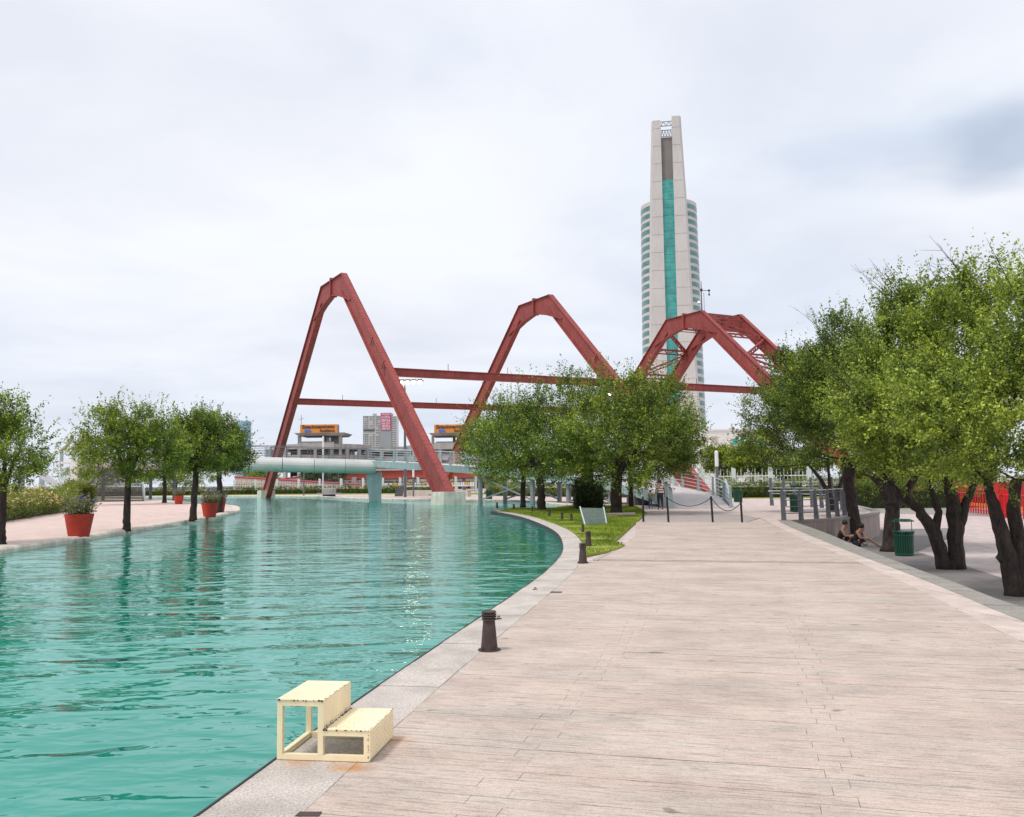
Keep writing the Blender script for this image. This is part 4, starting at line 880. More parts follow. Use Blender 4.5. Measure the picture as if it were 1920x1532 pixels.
# ------------------------------------------------------------------ parking garage: two round ramp drums and a link
PY_ = 262.0
def pz(x, y, Y=PY_-14): return dp(x, y, Y)
def drum(xc, label, sign):
    c = dp(xc, 850, PY_); R = 14.2
    t = thing('parking_drum', label, 'parking garage', (c[0], PY_, 0), 0, 'round concrete parking ramps'); o = tuple(t.location)
    tops = [zz for zz in (pz(xc, 832)[2], pz(xc, 832)[2]-3.05, pz(xc, 832)[2]-6.1, pz(xc, 832)[2]-9.15)]
    for z in tops:
        if z < 1: continue
        mb = MB(); n = 40
        for i in range(n):
            a, b = 2*math.pi*i/n, 2*math.pi*(i+1)/n
            q = [(c[0]+r*math.cos(x), PY_+r*math.sin(x)) for r, x in ((R, a), (R, b), (R-0.35, b), (R-0.35, a))]
            mb.hexa([(*p, z-1.35) for p in q], [(*p, z) for p in q])
        mb.build('parapet_ring', M['concrete'], t, o)
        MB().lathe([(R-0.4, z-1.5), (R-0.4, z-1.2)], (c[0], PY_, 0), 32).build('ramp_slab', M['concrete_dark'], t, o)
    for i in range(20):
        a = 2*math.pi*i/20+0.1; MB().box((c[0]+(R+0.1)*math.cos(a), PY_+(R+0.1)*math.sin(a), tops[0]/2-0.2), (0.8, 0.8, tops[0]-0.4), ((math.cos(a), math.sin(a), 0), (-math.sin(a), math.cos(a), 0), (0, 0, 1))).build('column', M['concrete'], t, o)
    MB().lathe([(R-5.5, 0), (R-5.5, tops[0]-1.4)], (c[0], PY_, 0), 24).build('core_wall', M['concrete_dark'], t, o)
    # roof slab on columns with the sign
    x0, x1 = xc-47, xc+47; za = pz(xc, 816.5)[2]; Yr = PY_-11
    a, b = dp(x0, 816, Yr), dp(x1, 816, Yr)
    MB().hexa([(a[0]+1.0, Yr-1.5, za), (b[0]-1.0, Yr-1.5, za), (b[0]-1.0, Yr+9.5, za), (a[0]+1.0, Yr+9.5, za)], [(a[0], Yr-2.5, za+0.8), (b[0], Yr-2.5, za+0.8), (b[0], Yr+10, za+0.8), (a[0], Yr+10, za+0.8)]).build('roof_slab', M['concrete'], t, o)
    for x, y in ((xc-40, -0.5), (xc+37, -0.5), (xc-4, 8)):
        p = dp(x, 820, Yr); MB().box((p[0], Yr+y, za/2+2), (0.75, 0.75, za-4)).build('roof_column', M['concrete'], t, o)
    p = dp(xc+21, 820, Yr); MB().box((p[0], Yr+6, (za+tops[0])/2), (2.9, 3, za-tops[0])).build('stair_core', M['concrete'], t, o)
    p = dp(xc+6, 826, Yr); MB().box((p[0], Yr+5, tops[0]+1.0), (1.0, 0.3, 2.4)).build('notice_board', M['signwhite'], t, o)
    p = dp(xc-3, 833, Yr); MB().box((p[0], PY_-R-0.3, tops[0]-0.6), (9.6, 0.5, 1.9)).build('parapet_panel', M['concrete'], t, o)
    MB().box((p[0]+0.2, PY_-R-0.1, tops[0]+0.5), (9.2, 0.3, 0.25)).build('dark_rail', M['concrete_dark'], t, o)
    a, b = dp(xc-37, 811, Yr), dp(xc+33, 795, Yr); zb = za+0.8; h = 2.35; yb = Yr-1.6
    board = MB().box(((a[0]+b[0])/2, yb+1.2, zb+h/2), (b[0]-a[0], 2.4, h)).build('sign_board', M['orange'], t, o)
    x_ = lambda f: a[0]+(b[0]-a[0])*f
    text('lettering', 'Estacionamiento', M['brown'], board, 0.95, (x_(0.06), yb-0.02, zb+1.30), (1, 0, 0), width=(b[0]-a[0])*0.86, org=o, bold=0.03)
    text('lettering', 'fundidora', M['brown'], board, 0.8, (x_(0.53), yb-0.02, zb+0.25), (1, 0, 0), width=(b[0]-a[0])*0.40, org=o, bold=0.02)
    MB().box((x_(0.185), yb-0.05, zb+0.60), ((b[0]-a[0])*0.23, 0.1, 0.95)).build('logo_plate', M['signwhite'], board, o)
    MB().box((x_(0.215), yb-0.13, zb+0.60), ((b[0]-a[0])*0.055, 0.06, 0.95)).build('logo_block', M['signblue'], board, o)
    text('lettering', 'E', M['signblue'], board, 0.75, (x_(0.125), yb-0.12, zb+0.24), (1, 0, 0), width=0.6, org=o, bold=0.04)
    text('lettering', '10', M['signblue'], board, 0.7, (x_(0.252), yb-0.12, zb+0.25), (1, 0, 0), width=0.45, org=o)
    for fx, fz, m in ((0.41, 0.85, M['signgreen']), (0.455, 0.85, M['redbright']), (0.41, 0.42, M['redbright']), (0.455, 0.42, M['signgreen'])):
        MB().lathe([(0.2, -0.04), (0.2, 0.04)], (0, 0, 0), 10).build('emblem_dot', m, board)
        d = bpy.data.objects[-1] if False else board.children[-1]
        d.rotation_euler = (math.pi/2, 0, 0); d.location = (x_(fx)-o[0], yb-0.06-o[1], zb+fz)
    p = b; MB().box((p[0]+0.05, yb+1.2, zb+h*0.5), (0.1, 1.6, h*0.8)).build('side_sign', M['signblue'], board, o)
    return t
drum(602, 'left round parking ramp with an orange Estacionamiento sign on its roof', 1)
drum(852, 'right round parking ramp, its orange sign half hidden by the red leg', 1)
lk = thing('parking_deck', 'straight concrete parking deck between the two round ramps', 'parking garage', (dp(738, 850, 270)[0], 270, 0)); lo_ = tuple(lk.location)
a, b = dp(690, 838, 270), dp(790, 838, 270)
for k in range(4):
    z = a[2]-3.0*k; 
    if z > 0.5: MB().box(((a[0]+b[0])/2, 270, z-0.75), (b[0]-a[0], 0.4, 1.4)).build('parapet', M['concrete'], lk, lo_)
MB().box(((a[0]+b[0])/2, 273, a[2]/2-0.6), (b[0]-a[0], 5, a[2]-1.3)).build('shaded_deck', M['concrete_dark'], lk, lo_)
for x in np.linspace(a[0]+1, b[0]-1, 5): MB().box((x, 269.7, a[2]/2-0.7), (0.6, 0.6, a[2]-1.5)).build('column', M['concrete'], lk, lo_)
# ------------------------------------------------------------------ red overpass, ramp wall with red rail, far fence
ov = thing('overpass', 'red brown steel overpass behind the footbridge ramp', 'bridge', (dp(760, 890, 205)[0], 205, 0)); oo = tuple(ov.location)
a, b = dp(628, 884, 214), dp(905, 880, 200)
MB().bar((a[0], a[1], a[2]-0.9), (b[0], b[1], b[2]-0.9), 0.5, 1.9).build('girder', M['redbridge'], ov, oo)
MB().bar((a[0], a[1]+3, a[2]+0.2), (b[0], b[1]+3, b[2]+0.2), 7, 0.35).build('deck', M['concrete'], ov, oo)
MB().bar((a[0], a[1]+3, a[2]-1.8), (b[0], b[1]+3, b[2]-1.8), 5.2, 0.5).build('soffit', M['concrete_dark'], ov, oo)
for x_ in (664, 700, 760, 818, 870): p = dp(x_, 905, 207); MB().box((p[0], 207, p[2]/2), (0.9, 1.2, 4.6)).build('column', M['concrete'], ov, oo)
railing([(a[0], a[1], a[2]+0.3), (b[0], b[1], b[2]+0.3)], ov, oo, 1.1, 14, 3, 0.06, M['redbridge'], M['redbridge'])
rw = thing('ramp_wall', 'long pale stone ramp wall topped by a red pipe rail beyond the far hedge', 'wall', (dp(560, 905, 190)[0], 190, 0)); ro_ = tuple(rw.location)
a, b = dp(440, 896, 194), dp(700, 912, 184)
MB().hexa([(a[0], a[1], 0), (b[0], b[1], 0), (b[0], b[1]+1, 0), (a[0], a[1]+1, 0)], [(a[0], a[1], a[2]), (b[0], b[1], b[2]), (b[0], b[1]+1, b[2]), (a[0], a[1]+1, a[2])]).build('stone_wall', M['stonewall'], rw, ro_)
MB().tube([a+EZ*0.2, b+EZ*0.2], 0.2, 8).build('red_rail', M['crimson'], rw, ro_)
a2, b2 = dp(500, 904, 200), dp(640, 884, 210)
MB().hexa([(a2[0], a2[1], 0), (b2[0], b2[1], 0), (b2[0], b2[1]+1, 0), (a2[0], a2[1]+1, 0)], [a2, b2, b2+np.array([0, 1, 0]), a2+np.array([0, 1, 0])]).build('upper_wall', M['stonewall'], rw, ro_)
MB().tube([a2+EZ*0.15, b2+EZ*0.15], 0.16, 6).build('red_rail', M['redbridge'], rw, ro_)
yb_ = thing('site_barrier', 'row of yellow and pale barriers under the red overpass', 'barrier', (dp(790, 905, 196)[0], 196, 0)); yo = tuple(yb_.location)
for i, x_ in enumerate(range(705, 890, 9)):
    p = dp(x_, 905, 196); MB().box((p[0], 196, 1.35), (0.95, 0.2, 0.9)).box((p[0], 196, 0.45), (0.12, 0.3, 0.95)).build('board', M['yellow'] if i % 3 == 1 else M['white'], yb_, yo)
def picket_fence(name, label, line, h, posts_every, pitch, mp, mk, group=None, pw=0.35, rad=0.05, z0=0.0, alt=True):
    t = thing(name, label, 'fence', (*line[0], z0), 0, group); o = (*line[0], z0); P = np.array(line, float)
    d = np.r_[0, np.cumsum(np.linalg.norm(np.diff(P, axis=0), axis=1))]; g = lambda s: (np.interp(s, d, P[:, 0]), np.interp(s, d, P[:, 1]))
    ref = MB().hexa([(-pw/2, -pw/2, 0), (pw/2, -pw/2, 0), (pw/2, pw/2, 0), (-pw/2, pw/2, 0)], [(-pw/2, -pw/2, h+0.15), (pw/2, -pw/2, h), (pw/2, pw/2, h), (-pw/2, pw/2, h+0.15)])
    me = None
    for s in np.arange(0, d[-1]+0.01, posts_every):
        x, y = g(s)
        if me is None: ob = ref.build('fence_post', mp, t); me = ob.data
        else: ob = link('fence_post', me, t)
        ob.location = (x-o[0], y-o[1], 0)
    mes = [MB().tube([(0, 0, 0.1), (0, 0, hh)], [rad, rad*0.7], 5).build('picket', mk, t) for hh in (h*1.0, h*0.86)]
    dat = [m.data for m in mes]
    for m in mes: bpy.data.objects.remove(m)
    s = pitch; i = 0; rest = MB()
    while s < d[-1]:
        x, y = g(s); ob = link('picket', dat[i % 2 if alt else 0], t); ob.location = (x-o[0], y-o[1], 0); s += pitch; i += 1
    for z in (0.35, h*0.72):
        MB().tube([(*p, z0+z) for p in line], 0.045, 4).build('fence_rail', mk, t, o)
    return t
picket_fence('picket_fence', 'long grey picket fence with white posts beyond the far hedge, behind the tube bridge', [(dp(440, 900, 178)[0], 178), (dp(560, 900, 174)[0], 174), (dp(705, 900, 168)[0], 168), (dp(905, 900, 150)[0], 150)], 2.7, 4.75, 0.55, M['whitepost'], M['greypost'], pw=0.42, rad=0.05)
picket_fence('picket_fence', 'pale picket fence under the ramp, behind the middle trees', [(-1.0, 128), (9.0, 108), (17.5, 97)], 2.5, 4.6, 0.5, M['whitepost'], M['whitepost'], pw=0.38, rad=0.045)
picket_fence('picket_fence', 'white spiked picket fence behind the right hedge, parked cars beyond it', [(17.6, 97), (21.5, 92), (27, 88.5), (32, 87.6)], 2.75, 3.75, 0.36, M['whitepost'], M['whitepost'], pw=0.36, rad=0.04)
# ------------------------------------------------------------------ parked cars
def car(p, rz, label, s=1.0):
    t = thing('parked_car', label, 'car', (p[0], p[1], p[2]), rz, 'white cars parked behind the fence')
    prof = [(-2.15, 0.35), (-2.2, 0.75), (-1.9, 0.95), (-1.3, 1.0), (-0.75, 1.42), (0.55, 1.46), (1.35, 1.05), (2.1, 0.9), (2.25, 0.6), (2.2, 0.35)]
    n = len(prof); mb = MB()
    for y, ins in ((-0.85, 0), (0.85, 0)):
        for x, z in prof: mb.v.append((x, y*(0.82 if z > 1.2 else 1), z))
    mb.f += [tuple(range(n-1, -1, -1))[::-1], tuple(range(n, 2*n))[::-1]]+[(i, (i+1) % n, n+(i+1) % n, n+i)[::-1] for i in range(n)]; mb.m += [0]*(n+2)
    mb.build('body', M['carwhite'], t)
    for y in (-1, 1):
        w = MB().add([(-0.7, y*0.80, 1.36), (0.5, y*0.80, 1.39), (1.1, y*0.86, 1.04), (-1.05, y*0.86, 1.02)], [(0, 1, 2, 3) if y > 0 else (3, 2, 1, 0)])
        for v in range(4): w.v[v] = (w.v[v][0], w.v[v][1]+y*0.012, w.v[v][2])
        w.build('side_window', M['darkglass'], t)
    MB().add([(0.6, -0.64, 1.44), (0.6, 0.64, 1.44), (1.32, 0.74, 1.085), (1.32, -0.74, 1.085)], [(3, 2, 1, 0)]).build('windscreen', M['darkglass'], t).location = (0.02, 0, 0.012)
    MB().add([(-0.8, -0.64, 1.41), (-0.8, 0.64, 1.41), (-1.28, 0.74, 1.03), (-1.28, -0.74, 1.03)], [(0, 1, 2, 3)]).build('rear_window', M['darkglass'], t).location = (-0.02, 0, 0.012)
    for x in (-1.35, 1.4):
        for y in (-0.8, 0.8):
            w = MB().lathe([(0.33, -0.11), (0.33, 0.11)], n=14).build('wheel', M['tyre'], t); w.rotation_euler = (math.pi/2, 0, 0); w.location = (x, y, 0.33)
            q = MB().lathe([(0.19, -0.12), (0.19, 0.12)], n=10).build('rim', M['lightsteel'], w)
    for y in (-0.6, 0.6): MB().box((2.2, y, 0.7), (0.1, 0.3, 0.14)).build('headlight', M['signwhite'], t)
    return t
kind(MB().sheet([(15.5, 101), (60, 92), (60, 125), (10, 125)], -0.03).build('car_park', M['darkpave']), 'structure')
car((*dp(1387, 915, 103)[:2], -0.03), 0.15, 'white car nearest the ramp foot, parked behind the picket fence')
car((*dp(1432, 915, 104)[:2], -0.03), 0.15, 'white car half hidden by the railing, parked behind the picket fence')
car((*dp(1405, 905, 112)[:2], -0.03), 2.9, 'white car in the second row of the car park')
# ------------------------------------------------------------------ red fence on the right
rf = picket_fence('red_fence', 'bright red picket fence with a yellow stripe at the right edge', [tuple(at(1795, 960, LOW)[:2]), tuple(at(1850, 967, LOW)[:2]), tuple(at(1930, 978, LOW)[:2]), tuple(at(2060, 1000, LOW)[:2])], 2.15, 60, 0.62, M['redbright'], M['redbright'], pw=0.1, rad=0.055, z0=LOW, alt=False)
ro2 = (*at(1795, 960, LOW)[:2], LOW)
for x_ in (1786, 1884, 1990):
    p = at(x_, 971 if x_ > 1800 else 958, LOW); MB().hexa([(p[0]-0.33, p[1]-0.1, LOW), (p[0]+0.33, p[1]-0.1, LOW), (p[0]+0.33, p[1]+0.1, LOW), (p[0]-0.33, p[1]+0.1, LOW)], [(p[0]-0.42, p[1]-0.1, LOW+2.3), (p[0]+0.26, p[1]-0.1, LOW+2.3), (p[0]+0.26, p[1]+0.1, LOW+2.3), (p[0]-0.42, p[1]+0.1, LOW+2.3)]).build('wide_post', M['redbright'], rf, ro2)
pts = [at(x, y, LOW) for x, y in ((1795, 960), (1850, 967), (1930, 978), (2060, 1000))]
mb = MB()
for i in range(3): mb.bar(pts[i]+np.array([0.9, 0.2, 0.62]), pts[i+1]+np.array([0.9, 0.2, 0.62]), 0.1, 0.26)
mb.build('yellow_stripe', M['yellow'], rf, ro2)
mb = MB()
for i in range(3): mb.bar(pts[i]+np.array([3.2, 0.7, 1.35]), pts[i+1]+np.array([3.2, 0.7, 1.35]), 0.1, 1.9)
mb.build('red_backing', M['redbridge'], rf, ro2)
# ------------------------------------------------------------------ lamp posts
def floodlight(x, ytop, Y, label, heads=4, shift=0.0):
    p = dp(x, ytop, Y); t = thing('floodlight_mast', label, 'lamp post', (p[0], Y, 0), 0, 'tall floodlight masts'); o = (p[0], Y, 0)
    MB().tube([(p[0], Y, 0), (p[0], Y, p[2])], [0.2, 0.11], 10).build('pole', M['greypost'], t, o)
    MB().bar((p[0]-0.5, Y, p[2]-0.1), (p[0]+2.4, Y, p[2]-0.1), 0.12, 0.12).build('cross_arm', M['greypost'], t, o)
    for k in range(heads):
        xx = p[0]-0.35+k*0.75; h = MB().box((xx, Y-0.1, p[2]-0.02), (0.6, 0.4, 0.22)).build('lamp_head', M['greypost'], t, o)
        MB().box((xx, Y-0.28, p[2]-0.32), (0.36, 0.2, 0.26)).build('bulb', M['lamp'], h, o)
floodlight(759, 713, 112, 'tall lit floodlight mast left of the middle, behind the nearest red leg')
floodlight(1134, 735, 100, 'lit floodlight mast mostly hidden in the tree clump', 2)
def small_lamp(x, ytop, Y, label, m=M['greypost'], r=0.11, white_top=True):
    p = dp(x, ytop, Y); t = thing('path_lamp', label, 'lamp post', (p[0], Y, 0), 0, 'path lamps'); o = (p[0], Y, 0)
    MB().tube([(p[0], Y, -0.02), (p[0], Y, p[2]*0.68)], r, 8).build('pole', m, t, o)
    MB().lathe([(r, p[2]*0.68), (r*1.25, p[2]*0.69), (r*1.25, p[2]*0.98), (r*0.6, p[2])], (p[0], Y, 0), 8).build('lamp_cylinder', M['signwhite'] if white_top else m, t, o)
small_lamp(1343, 845, 72, 'grey path lamp with a white cylinder head behind the ramp foot', r=0.12)
small_lamp(775, 878, 118, 'grey path lamp standing right of the tall mast on the far bank')
small_lamp(570, 862, 140, 'grey path lamp under the middle of the tube bridge', white_top=False)
small_lamp(606, 818, 150, 'slim pale lamp post behind the far concrete bench', m=M['lightsteel'], r=0.13)
# far crane
cr_ = thing('crane', 'tiny pale tower crane above the orange parking sign', 'crane', (dp(565, 800, 1500)[0], 1500, 0)); co_ = tuple(cr_.location); zt_ = dp(565, 778, 1500)[2]
MB().tube([(co_[0], 1500, 0), (co_[0], 1500, zt_)], 0.7, 4).build('mast', M['lightsteel'], cr_, co_)
MB().bar((co_[0]-5, 1500, zt_-8), (co_[0]+4, 1500, zt_-6), 1.0, 1.0).build('jib', M['lightsteel'], cr_, co_)
# ================================================================== vegetation
def unit(v): return v/(np.linalg.norm(v, axis=-1, keepdims=True)+1e-9)
def leaf_quads(C, N, T, ln, wd):
    """C centres, N normals, T long axes (k,3); ln, wd (k,) -> rhombic leaves"""
    T = unit(T-N*np.sum(T*N, 1, keepdims=True)); S = np.cross(N, T)
    a = C-T*ln[:, None]*0.5; b = C+S*wd[:, None]*0.5+N*wd[:, None]*0.12; c = C+T*ln[:, None]*0.5; d = C-S*wd[:, None]*0.5+N*wd[:, None]*0.12
    return np.stack([a, b, c, d], 1).reshape(-1, 3)
def sprays(base, dirs, lens, per, spread, leaf, tint, up=0.5):
    """leaves along drooping twigs"""
    k = len(base); s = RNG.uniform(0.05, 1, (k, per)); 
    side = unit(np.cross(dirs, RNG.normal(0, 1, (k, 3))))
    bend = RNG.uniform(-0.25, 0.2, (k, 1))
    C = base[:, None]+dirs[:, None]*(s*lens[:, None])[..., None]+side[:, None]*((s**2)*lens[:, None]*bend)[..., None]
    C = C+RNG.normal(0, 1, (k, per, 3))*(spread*(0.55+0.6*(1-s)))[..., None]
    N = unit(RNG.normal(0, 0.75, (k, per, 3))+np.array([0, 0, up])); T = unit(dirs[:, None]+RNG.normal(0, 0.9, (k, per, 3)))
    ln = leaf*RNG.uniform(0.6, 1.35, (k, per)); wd = ln*RNG.uniform(0.42, 0.62, (k, per))
    tt = np.clip(tint[:, None]+(s-0.5)*0.28+RNG.normal(0, 0.06, (k, per)), 0, 1)
    V = leaf_quads(C.reshape(-1, 3), N.reshape(-1, 3), T.reshape(-1, 3), ln.ravel(), wd.ravel())
    return V, np.repeat(tt.ravel(), 4)
def crown_points(ells, n, flat=0.0):
    vol = np.array([e[3]*e[4]*e[5] for e in ells])**0.8; pk = RNG.choice(len(ells), n, p=vol/vol.sum())
    E = np.array(ells)[pk]; d = unit(RNG.normal(0, 1, (n, 3))); r = RNG.uniform(0.12, 1, n)**0.42
    P = E[:, :3]+d*E[:, 3:6]*r[:, None]; return P, d, r
def tree(name, label, cat_group, base, trunks, rects, Y, n_spray, per, leaf, material, spray_len=(0.35, 0.9), trunk_r=0.2, dead=0, seed=0, tint0=0.42, depth_r=1.0, clusters=70, spread=0.09, fork_z=1.8, group=None, flat=0.15):
    global RNG
    RNG = np.random.default_rng(100+seed); rnd = random.Random(seed)
    base = np.array(base, float)
    t = thing(name, label, 'tree', base, 0, group)
    ells = []
    for x0, y0, x1, y1, *dy in rects:
        off = dy[0] if dy else 0.0
        a = dp(x0, (y0+y1)/2, Y+off); b = dp(x1, (y0+y1)/2, Y+off); u = dp((x0+x1)/2, y0, Y+off); l = dp((x0+x1)/2, y1, Y+off)
        rx = (b[0]-a[0])/2*0.93; rz = (u[2]-l[2])/2*0.95
        ells.append(((a[0]+b[0])/2, Y+off, (u[2]+l[2])/2, rx, max(rx*depth_r, rz*0.9), rz))
    # cluster centres
    Cc, dd, rr = crown_points(ells, clusters)
    zmin = min(e[2]-e[5] for e in ells); zmax = max(e[2]+e[5] for e in ells); H = zmax-zmin
    ci = RNG.integers(0, clusters, int(n_spray*0.72))
    sz = np.mean([e[3] for e in ells])
    P1 = Cc[ci]+RNG.normal(0, 1, (len(ci), 3))*np.array([1, 1, 0.55])*sz*0.115
    P2, d2, r2 = crown_points(ells, n_spray-len(ci))
    P = np.r_[P1, P2]; 
    ctr = np.mean([e[:3] for e in ells], 0); ctr[2] = zmin+H*0.30
    # light voids so that the sky shows through
    nv = 26; VC, _, _ = crown_points(ells, nv); VR = RNG.uniform(0.12, 0.27, nv)*sz
    keep = np.ones(len(P), bool)
    for c, r in zip(VC, VR): keep &= np.linalg.norm((P-c)*np.array([1, 0.6, 1.2]), axis=1) > r
    keep &= P[:, 2] > zmin+flat*H*RNG.uniform(0, 1, len(P))
    P = P[keep]
    out = unit(P-ctr); dirs = unit(out*0.85+np.array([0, 0, 0.35])+RNG.normal(0, 0.42, P.shape))
    ln = RNG.uniform(*spray_len, len(P))
    hz = (P[:, 2]-zmin)/H
    ctint = RNG.normal(0, 0.15, clusters); ct = np.r_[ctint[ci], RNG.normal(0, 0.08, n_spray-len(ci))][keep]
    tint = np.clip(tint0+ct+RNG.normal(0, 0.06, len(P))+(RNG.uniform(0, 1, len(P)) < 0.05)*0.35, 0.05, 1)
    V, tt = sprays(P-base, dirs, ln, per, spread, leaf, tint)
    # wispy shoots at the outline
    k = max(14, n_spray//9); Ps, ds, rs = crown_points(ells, k); E = ells
    Ps = []; 
    for i in range(k):
        e = ells[rnd.randrange(len(ells))]; d = np.array([rnd.gauss(0, 1), rnd.gauss(0, 1), abs(rnd.gauss(0.5, 0.8))]); d /= np.linalg.norm(d)
        Ps.append(np.array(e[:3])+d*np.array(e[3:6])*rnd.uniform(0.9, 1.04))
    Ps = np.array(Ps); sd = unit(unit(Ps-ctr)+np.array([0, 0, 0.5])+RNG.normal(0, 0.35, Ps.shape)); sl = RNG.uniform(0.6, 1.7, k)*spray_len[1]
    V2, t2 = sprays(Ps-base, sd, sl, max(8, int(per*0.6)), spread*0.5, leaf, np.full(k, tint0+0.08))
    V = np.r_[V, V2]; tt = np.r_[tt, t2]
    quads_mesh('crown', V, np.arange(len(V)).reshape(-1, 4), tt, material, t)
    # trunk and limbs
    mb = MB(); nodes = []
    for tr in trunks:                       # tr: list of (dx, dy, z, r)
        pts = [np.array(q[:3]) for q in tr]; rad = [q[3] for q in tr]
        fp = []; fr = []
        for i in range(len(pts)-1):
            for u in np.linspace(0, 1, 5, endpoint=False):
                w = pts[i]*(1-u)+pts[i+1]*u; w = w+np.array([rnd.gauss(0, 1), rnd.gauss(0, 1), 0])*0.06*rad[i]*(1 if (i or u) else 0); fp.append(w); fr.append((rad[i]*(1-u)+rad[i+1]*u)*rnd.uniform(0.93, 1.07))
        fp.append(pts[-1]); fr.append(rad[-1]); fr[0] *= 1.22
        mb.tube(fp, fr, 9)
        nodes += list(zip(fp[len(fp)//2:], fr[len(fp)//2:]))
    Q = list(Cc[:min(clusters, 46)]-base); Q.sort(key=lambda p: np.linalg.norm(p-nodes[0][0]))
    for q in Q:
        best = min(nodes, key=lambda nd: np.linalg.norm(q-nd[0])*(1.0 if q[2] > nd[0][2]-0.2 else 2.2))
        a, r = best; L = np.linalg.norm(q-a)
        if L < 0.25: continue
        r0 = min(r*0.72, 0.028*L+0.012); mid = (a+q)/2+np.array([rnd.gauss(0, .08)*L, rnd.gauss(0, .08)*L, -0.06*L+rnd.gauss(0, .05)*L])
        fp = [a*(1-u)**2+2*mid*u*(1-u)+q*u*u for u in np.linspace(0, 1, 6)]; fr = list(np.linspace(r0, max(0.008, r0*0.4), 6)); mb.tube(fp, fr, 5, cap=False)
        nodes += list(zip(fp[2:], fr[2:]))
    npos = np.array([n_[0] for n_ in nodes])
    sel = RNG.choice(len(P), min(len(P), 260), replace=False)
    for i in sel:
        p = P[i]-base; j = np.argmin(np.linalg.norm(npos-p, axis=1)); mb.tube([npos[j], (npos[j]+p)/2+RNG.normal(0, .04, 3), p, p+dirs[i]*ln[i]*0.8], [0.012, 0.009, 0.007, 0.004], 3, cap=False)
    for i in range(dead):                   # bare dead twigs sticking out of the top
        e = ells[rnd.randrange(len(ells))]; az = rnd.uniform(2.0, 4.4); d = np.array([math.cos(az)*0.8, rnd.gauss(0, .3), 0.7]); d /= np.linalg.norm(d)
        p = np.array(e[:3])+d*np.array(e[3:6])*1.0-base; L = rnd.uniform(0.8, 1.7); w = p+d*L+np.array([rnd.gauss(0, .15), 0, rnd.gauss(0.1, .12)])
        mb.tube([p-d*0.5, p+d*L*0.4, w], [0.014, 0.010, 0.004], 3, cap=False)
        for k2 in range(4):
            f = rnd.uniform(0.2, 0.9); s_ = p+(w-p)*f; mb.tube([s_, s_+np.array([rnd.gauss(-.15, .25), rnd.gauss(0, .2), abs(rnd.gauss(.25, .15))])*L*0.6], [0.007, 0.003], 3, cap=False)
    mb.build('trunk', M['bark'], t, smooth=True)
    return t
def g3(x, y, z=0.0): p = at(x, y, z); return (p[0], p[1], z)
def seg(Y, base, pts):                      # trunk line from spots of the photograph at the tree's own distance
    out = []
    for x, y, r, *o in pts:
        p = dp(x, y, Y+(o[0] if o else 0)); out.append((p[0]-base[0], p[1]-base[1], p[2]-base[2], r))
    return out
GR = 'trees along the lower plaza'
b = g3(1560, 958, 0.0); Yt = b[1]; b = (b[0], b[1], -0.03)
tree('shade_tree', 'slim many-stemmed tree behind the grey railing, leftmost of the right-hand trees', None, b, [seg(Yt, b, [(1562, 959, .16), (1557, 935, .14), (1540, 900, .10), (1515, 870, .06)]), seg(Yt, b, [(1563, 958, .12), (1572, 920, .10), (1585, 880, .07)]), seg(Yt, b, [(1560, 958, .12), (1556, 915, .09), (1552, 860, .06)])], [(1385, 715, 1535, 895), (1420, 650, 1620, 885)], Yt, 1700, 36, 0.105, M['leaf_ctr'], seed=1, tint0=0.33, group=GR, clusters=60, spread=0.11)
b = g3(1607, 1016, LOW); Yt = b[1]
tree('shade_tree', 'thick single-trunk tree the seated pair lean towards', None, b, [seg(Yt, b, [(1607, 1017, .29), (1600, 960, .26), (1590, 900, .23), (1585, 860, .17)]), seg(Yt, b, [(1590, 905, .16), (1610, 850, .12), (1640, 800, .07)])], [(1480, 620, 1690, 885), (1450, 680, 1580, 830), (1530, 598, 1640, 710)], Yt, 2100, 36, 0.10, M['leaf_ctr'], seed=2, tint0=0.38, dead=10, group=GR, clusters=110, spread=0.11)
b = g3(1668, 1034, LOW); Yt = b[1]
tree('shade_tree', 'fork-trunked tree just left of the green litter bin', None, b, [seg(Yt, b, [(1668, 1036, .32), (1672, 985, .28), (1672, 940, .27), (1650, 905, .16), (1620, 880, .09)]), seg(Yt, b, [(1674, 950, .22), (1700, 920, .16), (1725, 880, .1)]), seg(Yt, b, [(1672, 945, .22), (1668, 900, .17), (1665, 840, .1)])], [(1590, 590, 1790, 890), (1640, 525, 1780, 670), (1560, 660, 1680, 850)], Yt, 2200, 34, 0.104, M['leaf'], seed=3, tint0=0.38, dead=20, group=GR, clusters=110, spread=0.10)
b = g3(1781, 1067, LOW); Yt = b[1]
tree('shade_tree', 'broad tree splitting into four dark stems, right of the green litter bin', None, b, [seg(Yt, b, [(1772, 1068, .22), (1752, 1000, .20), (1722, 955, .15), (1685, 925, .11), (1655, 890, .07)]), seg(Yt, b, [(1792, 1068, .26), (1792, 990, .22), (1785, 930, .19), (1770, 880, .12)]), seg(Yt, b, [(1796, 995, .16), (1812, 940, .13), (1830, 900, .08)]), seg(Yt, b, [(1752, 1000, .14), (1760, 960, .11), (1745, 915, .08)])], [(1590, 665, 1860, 915), (1700, 560, 1890, 790), (1785, 505, 1890, 610), (1580, 720, 1740, 880, -1.0)], Yt, 2500, 34, 0.094, M['leaf'], seed=4, tint0=0.47, dead=14, group=GR, clusters=150, spread=0.085)
b = g3(1908, 1117, LOW); Yt = b[1]
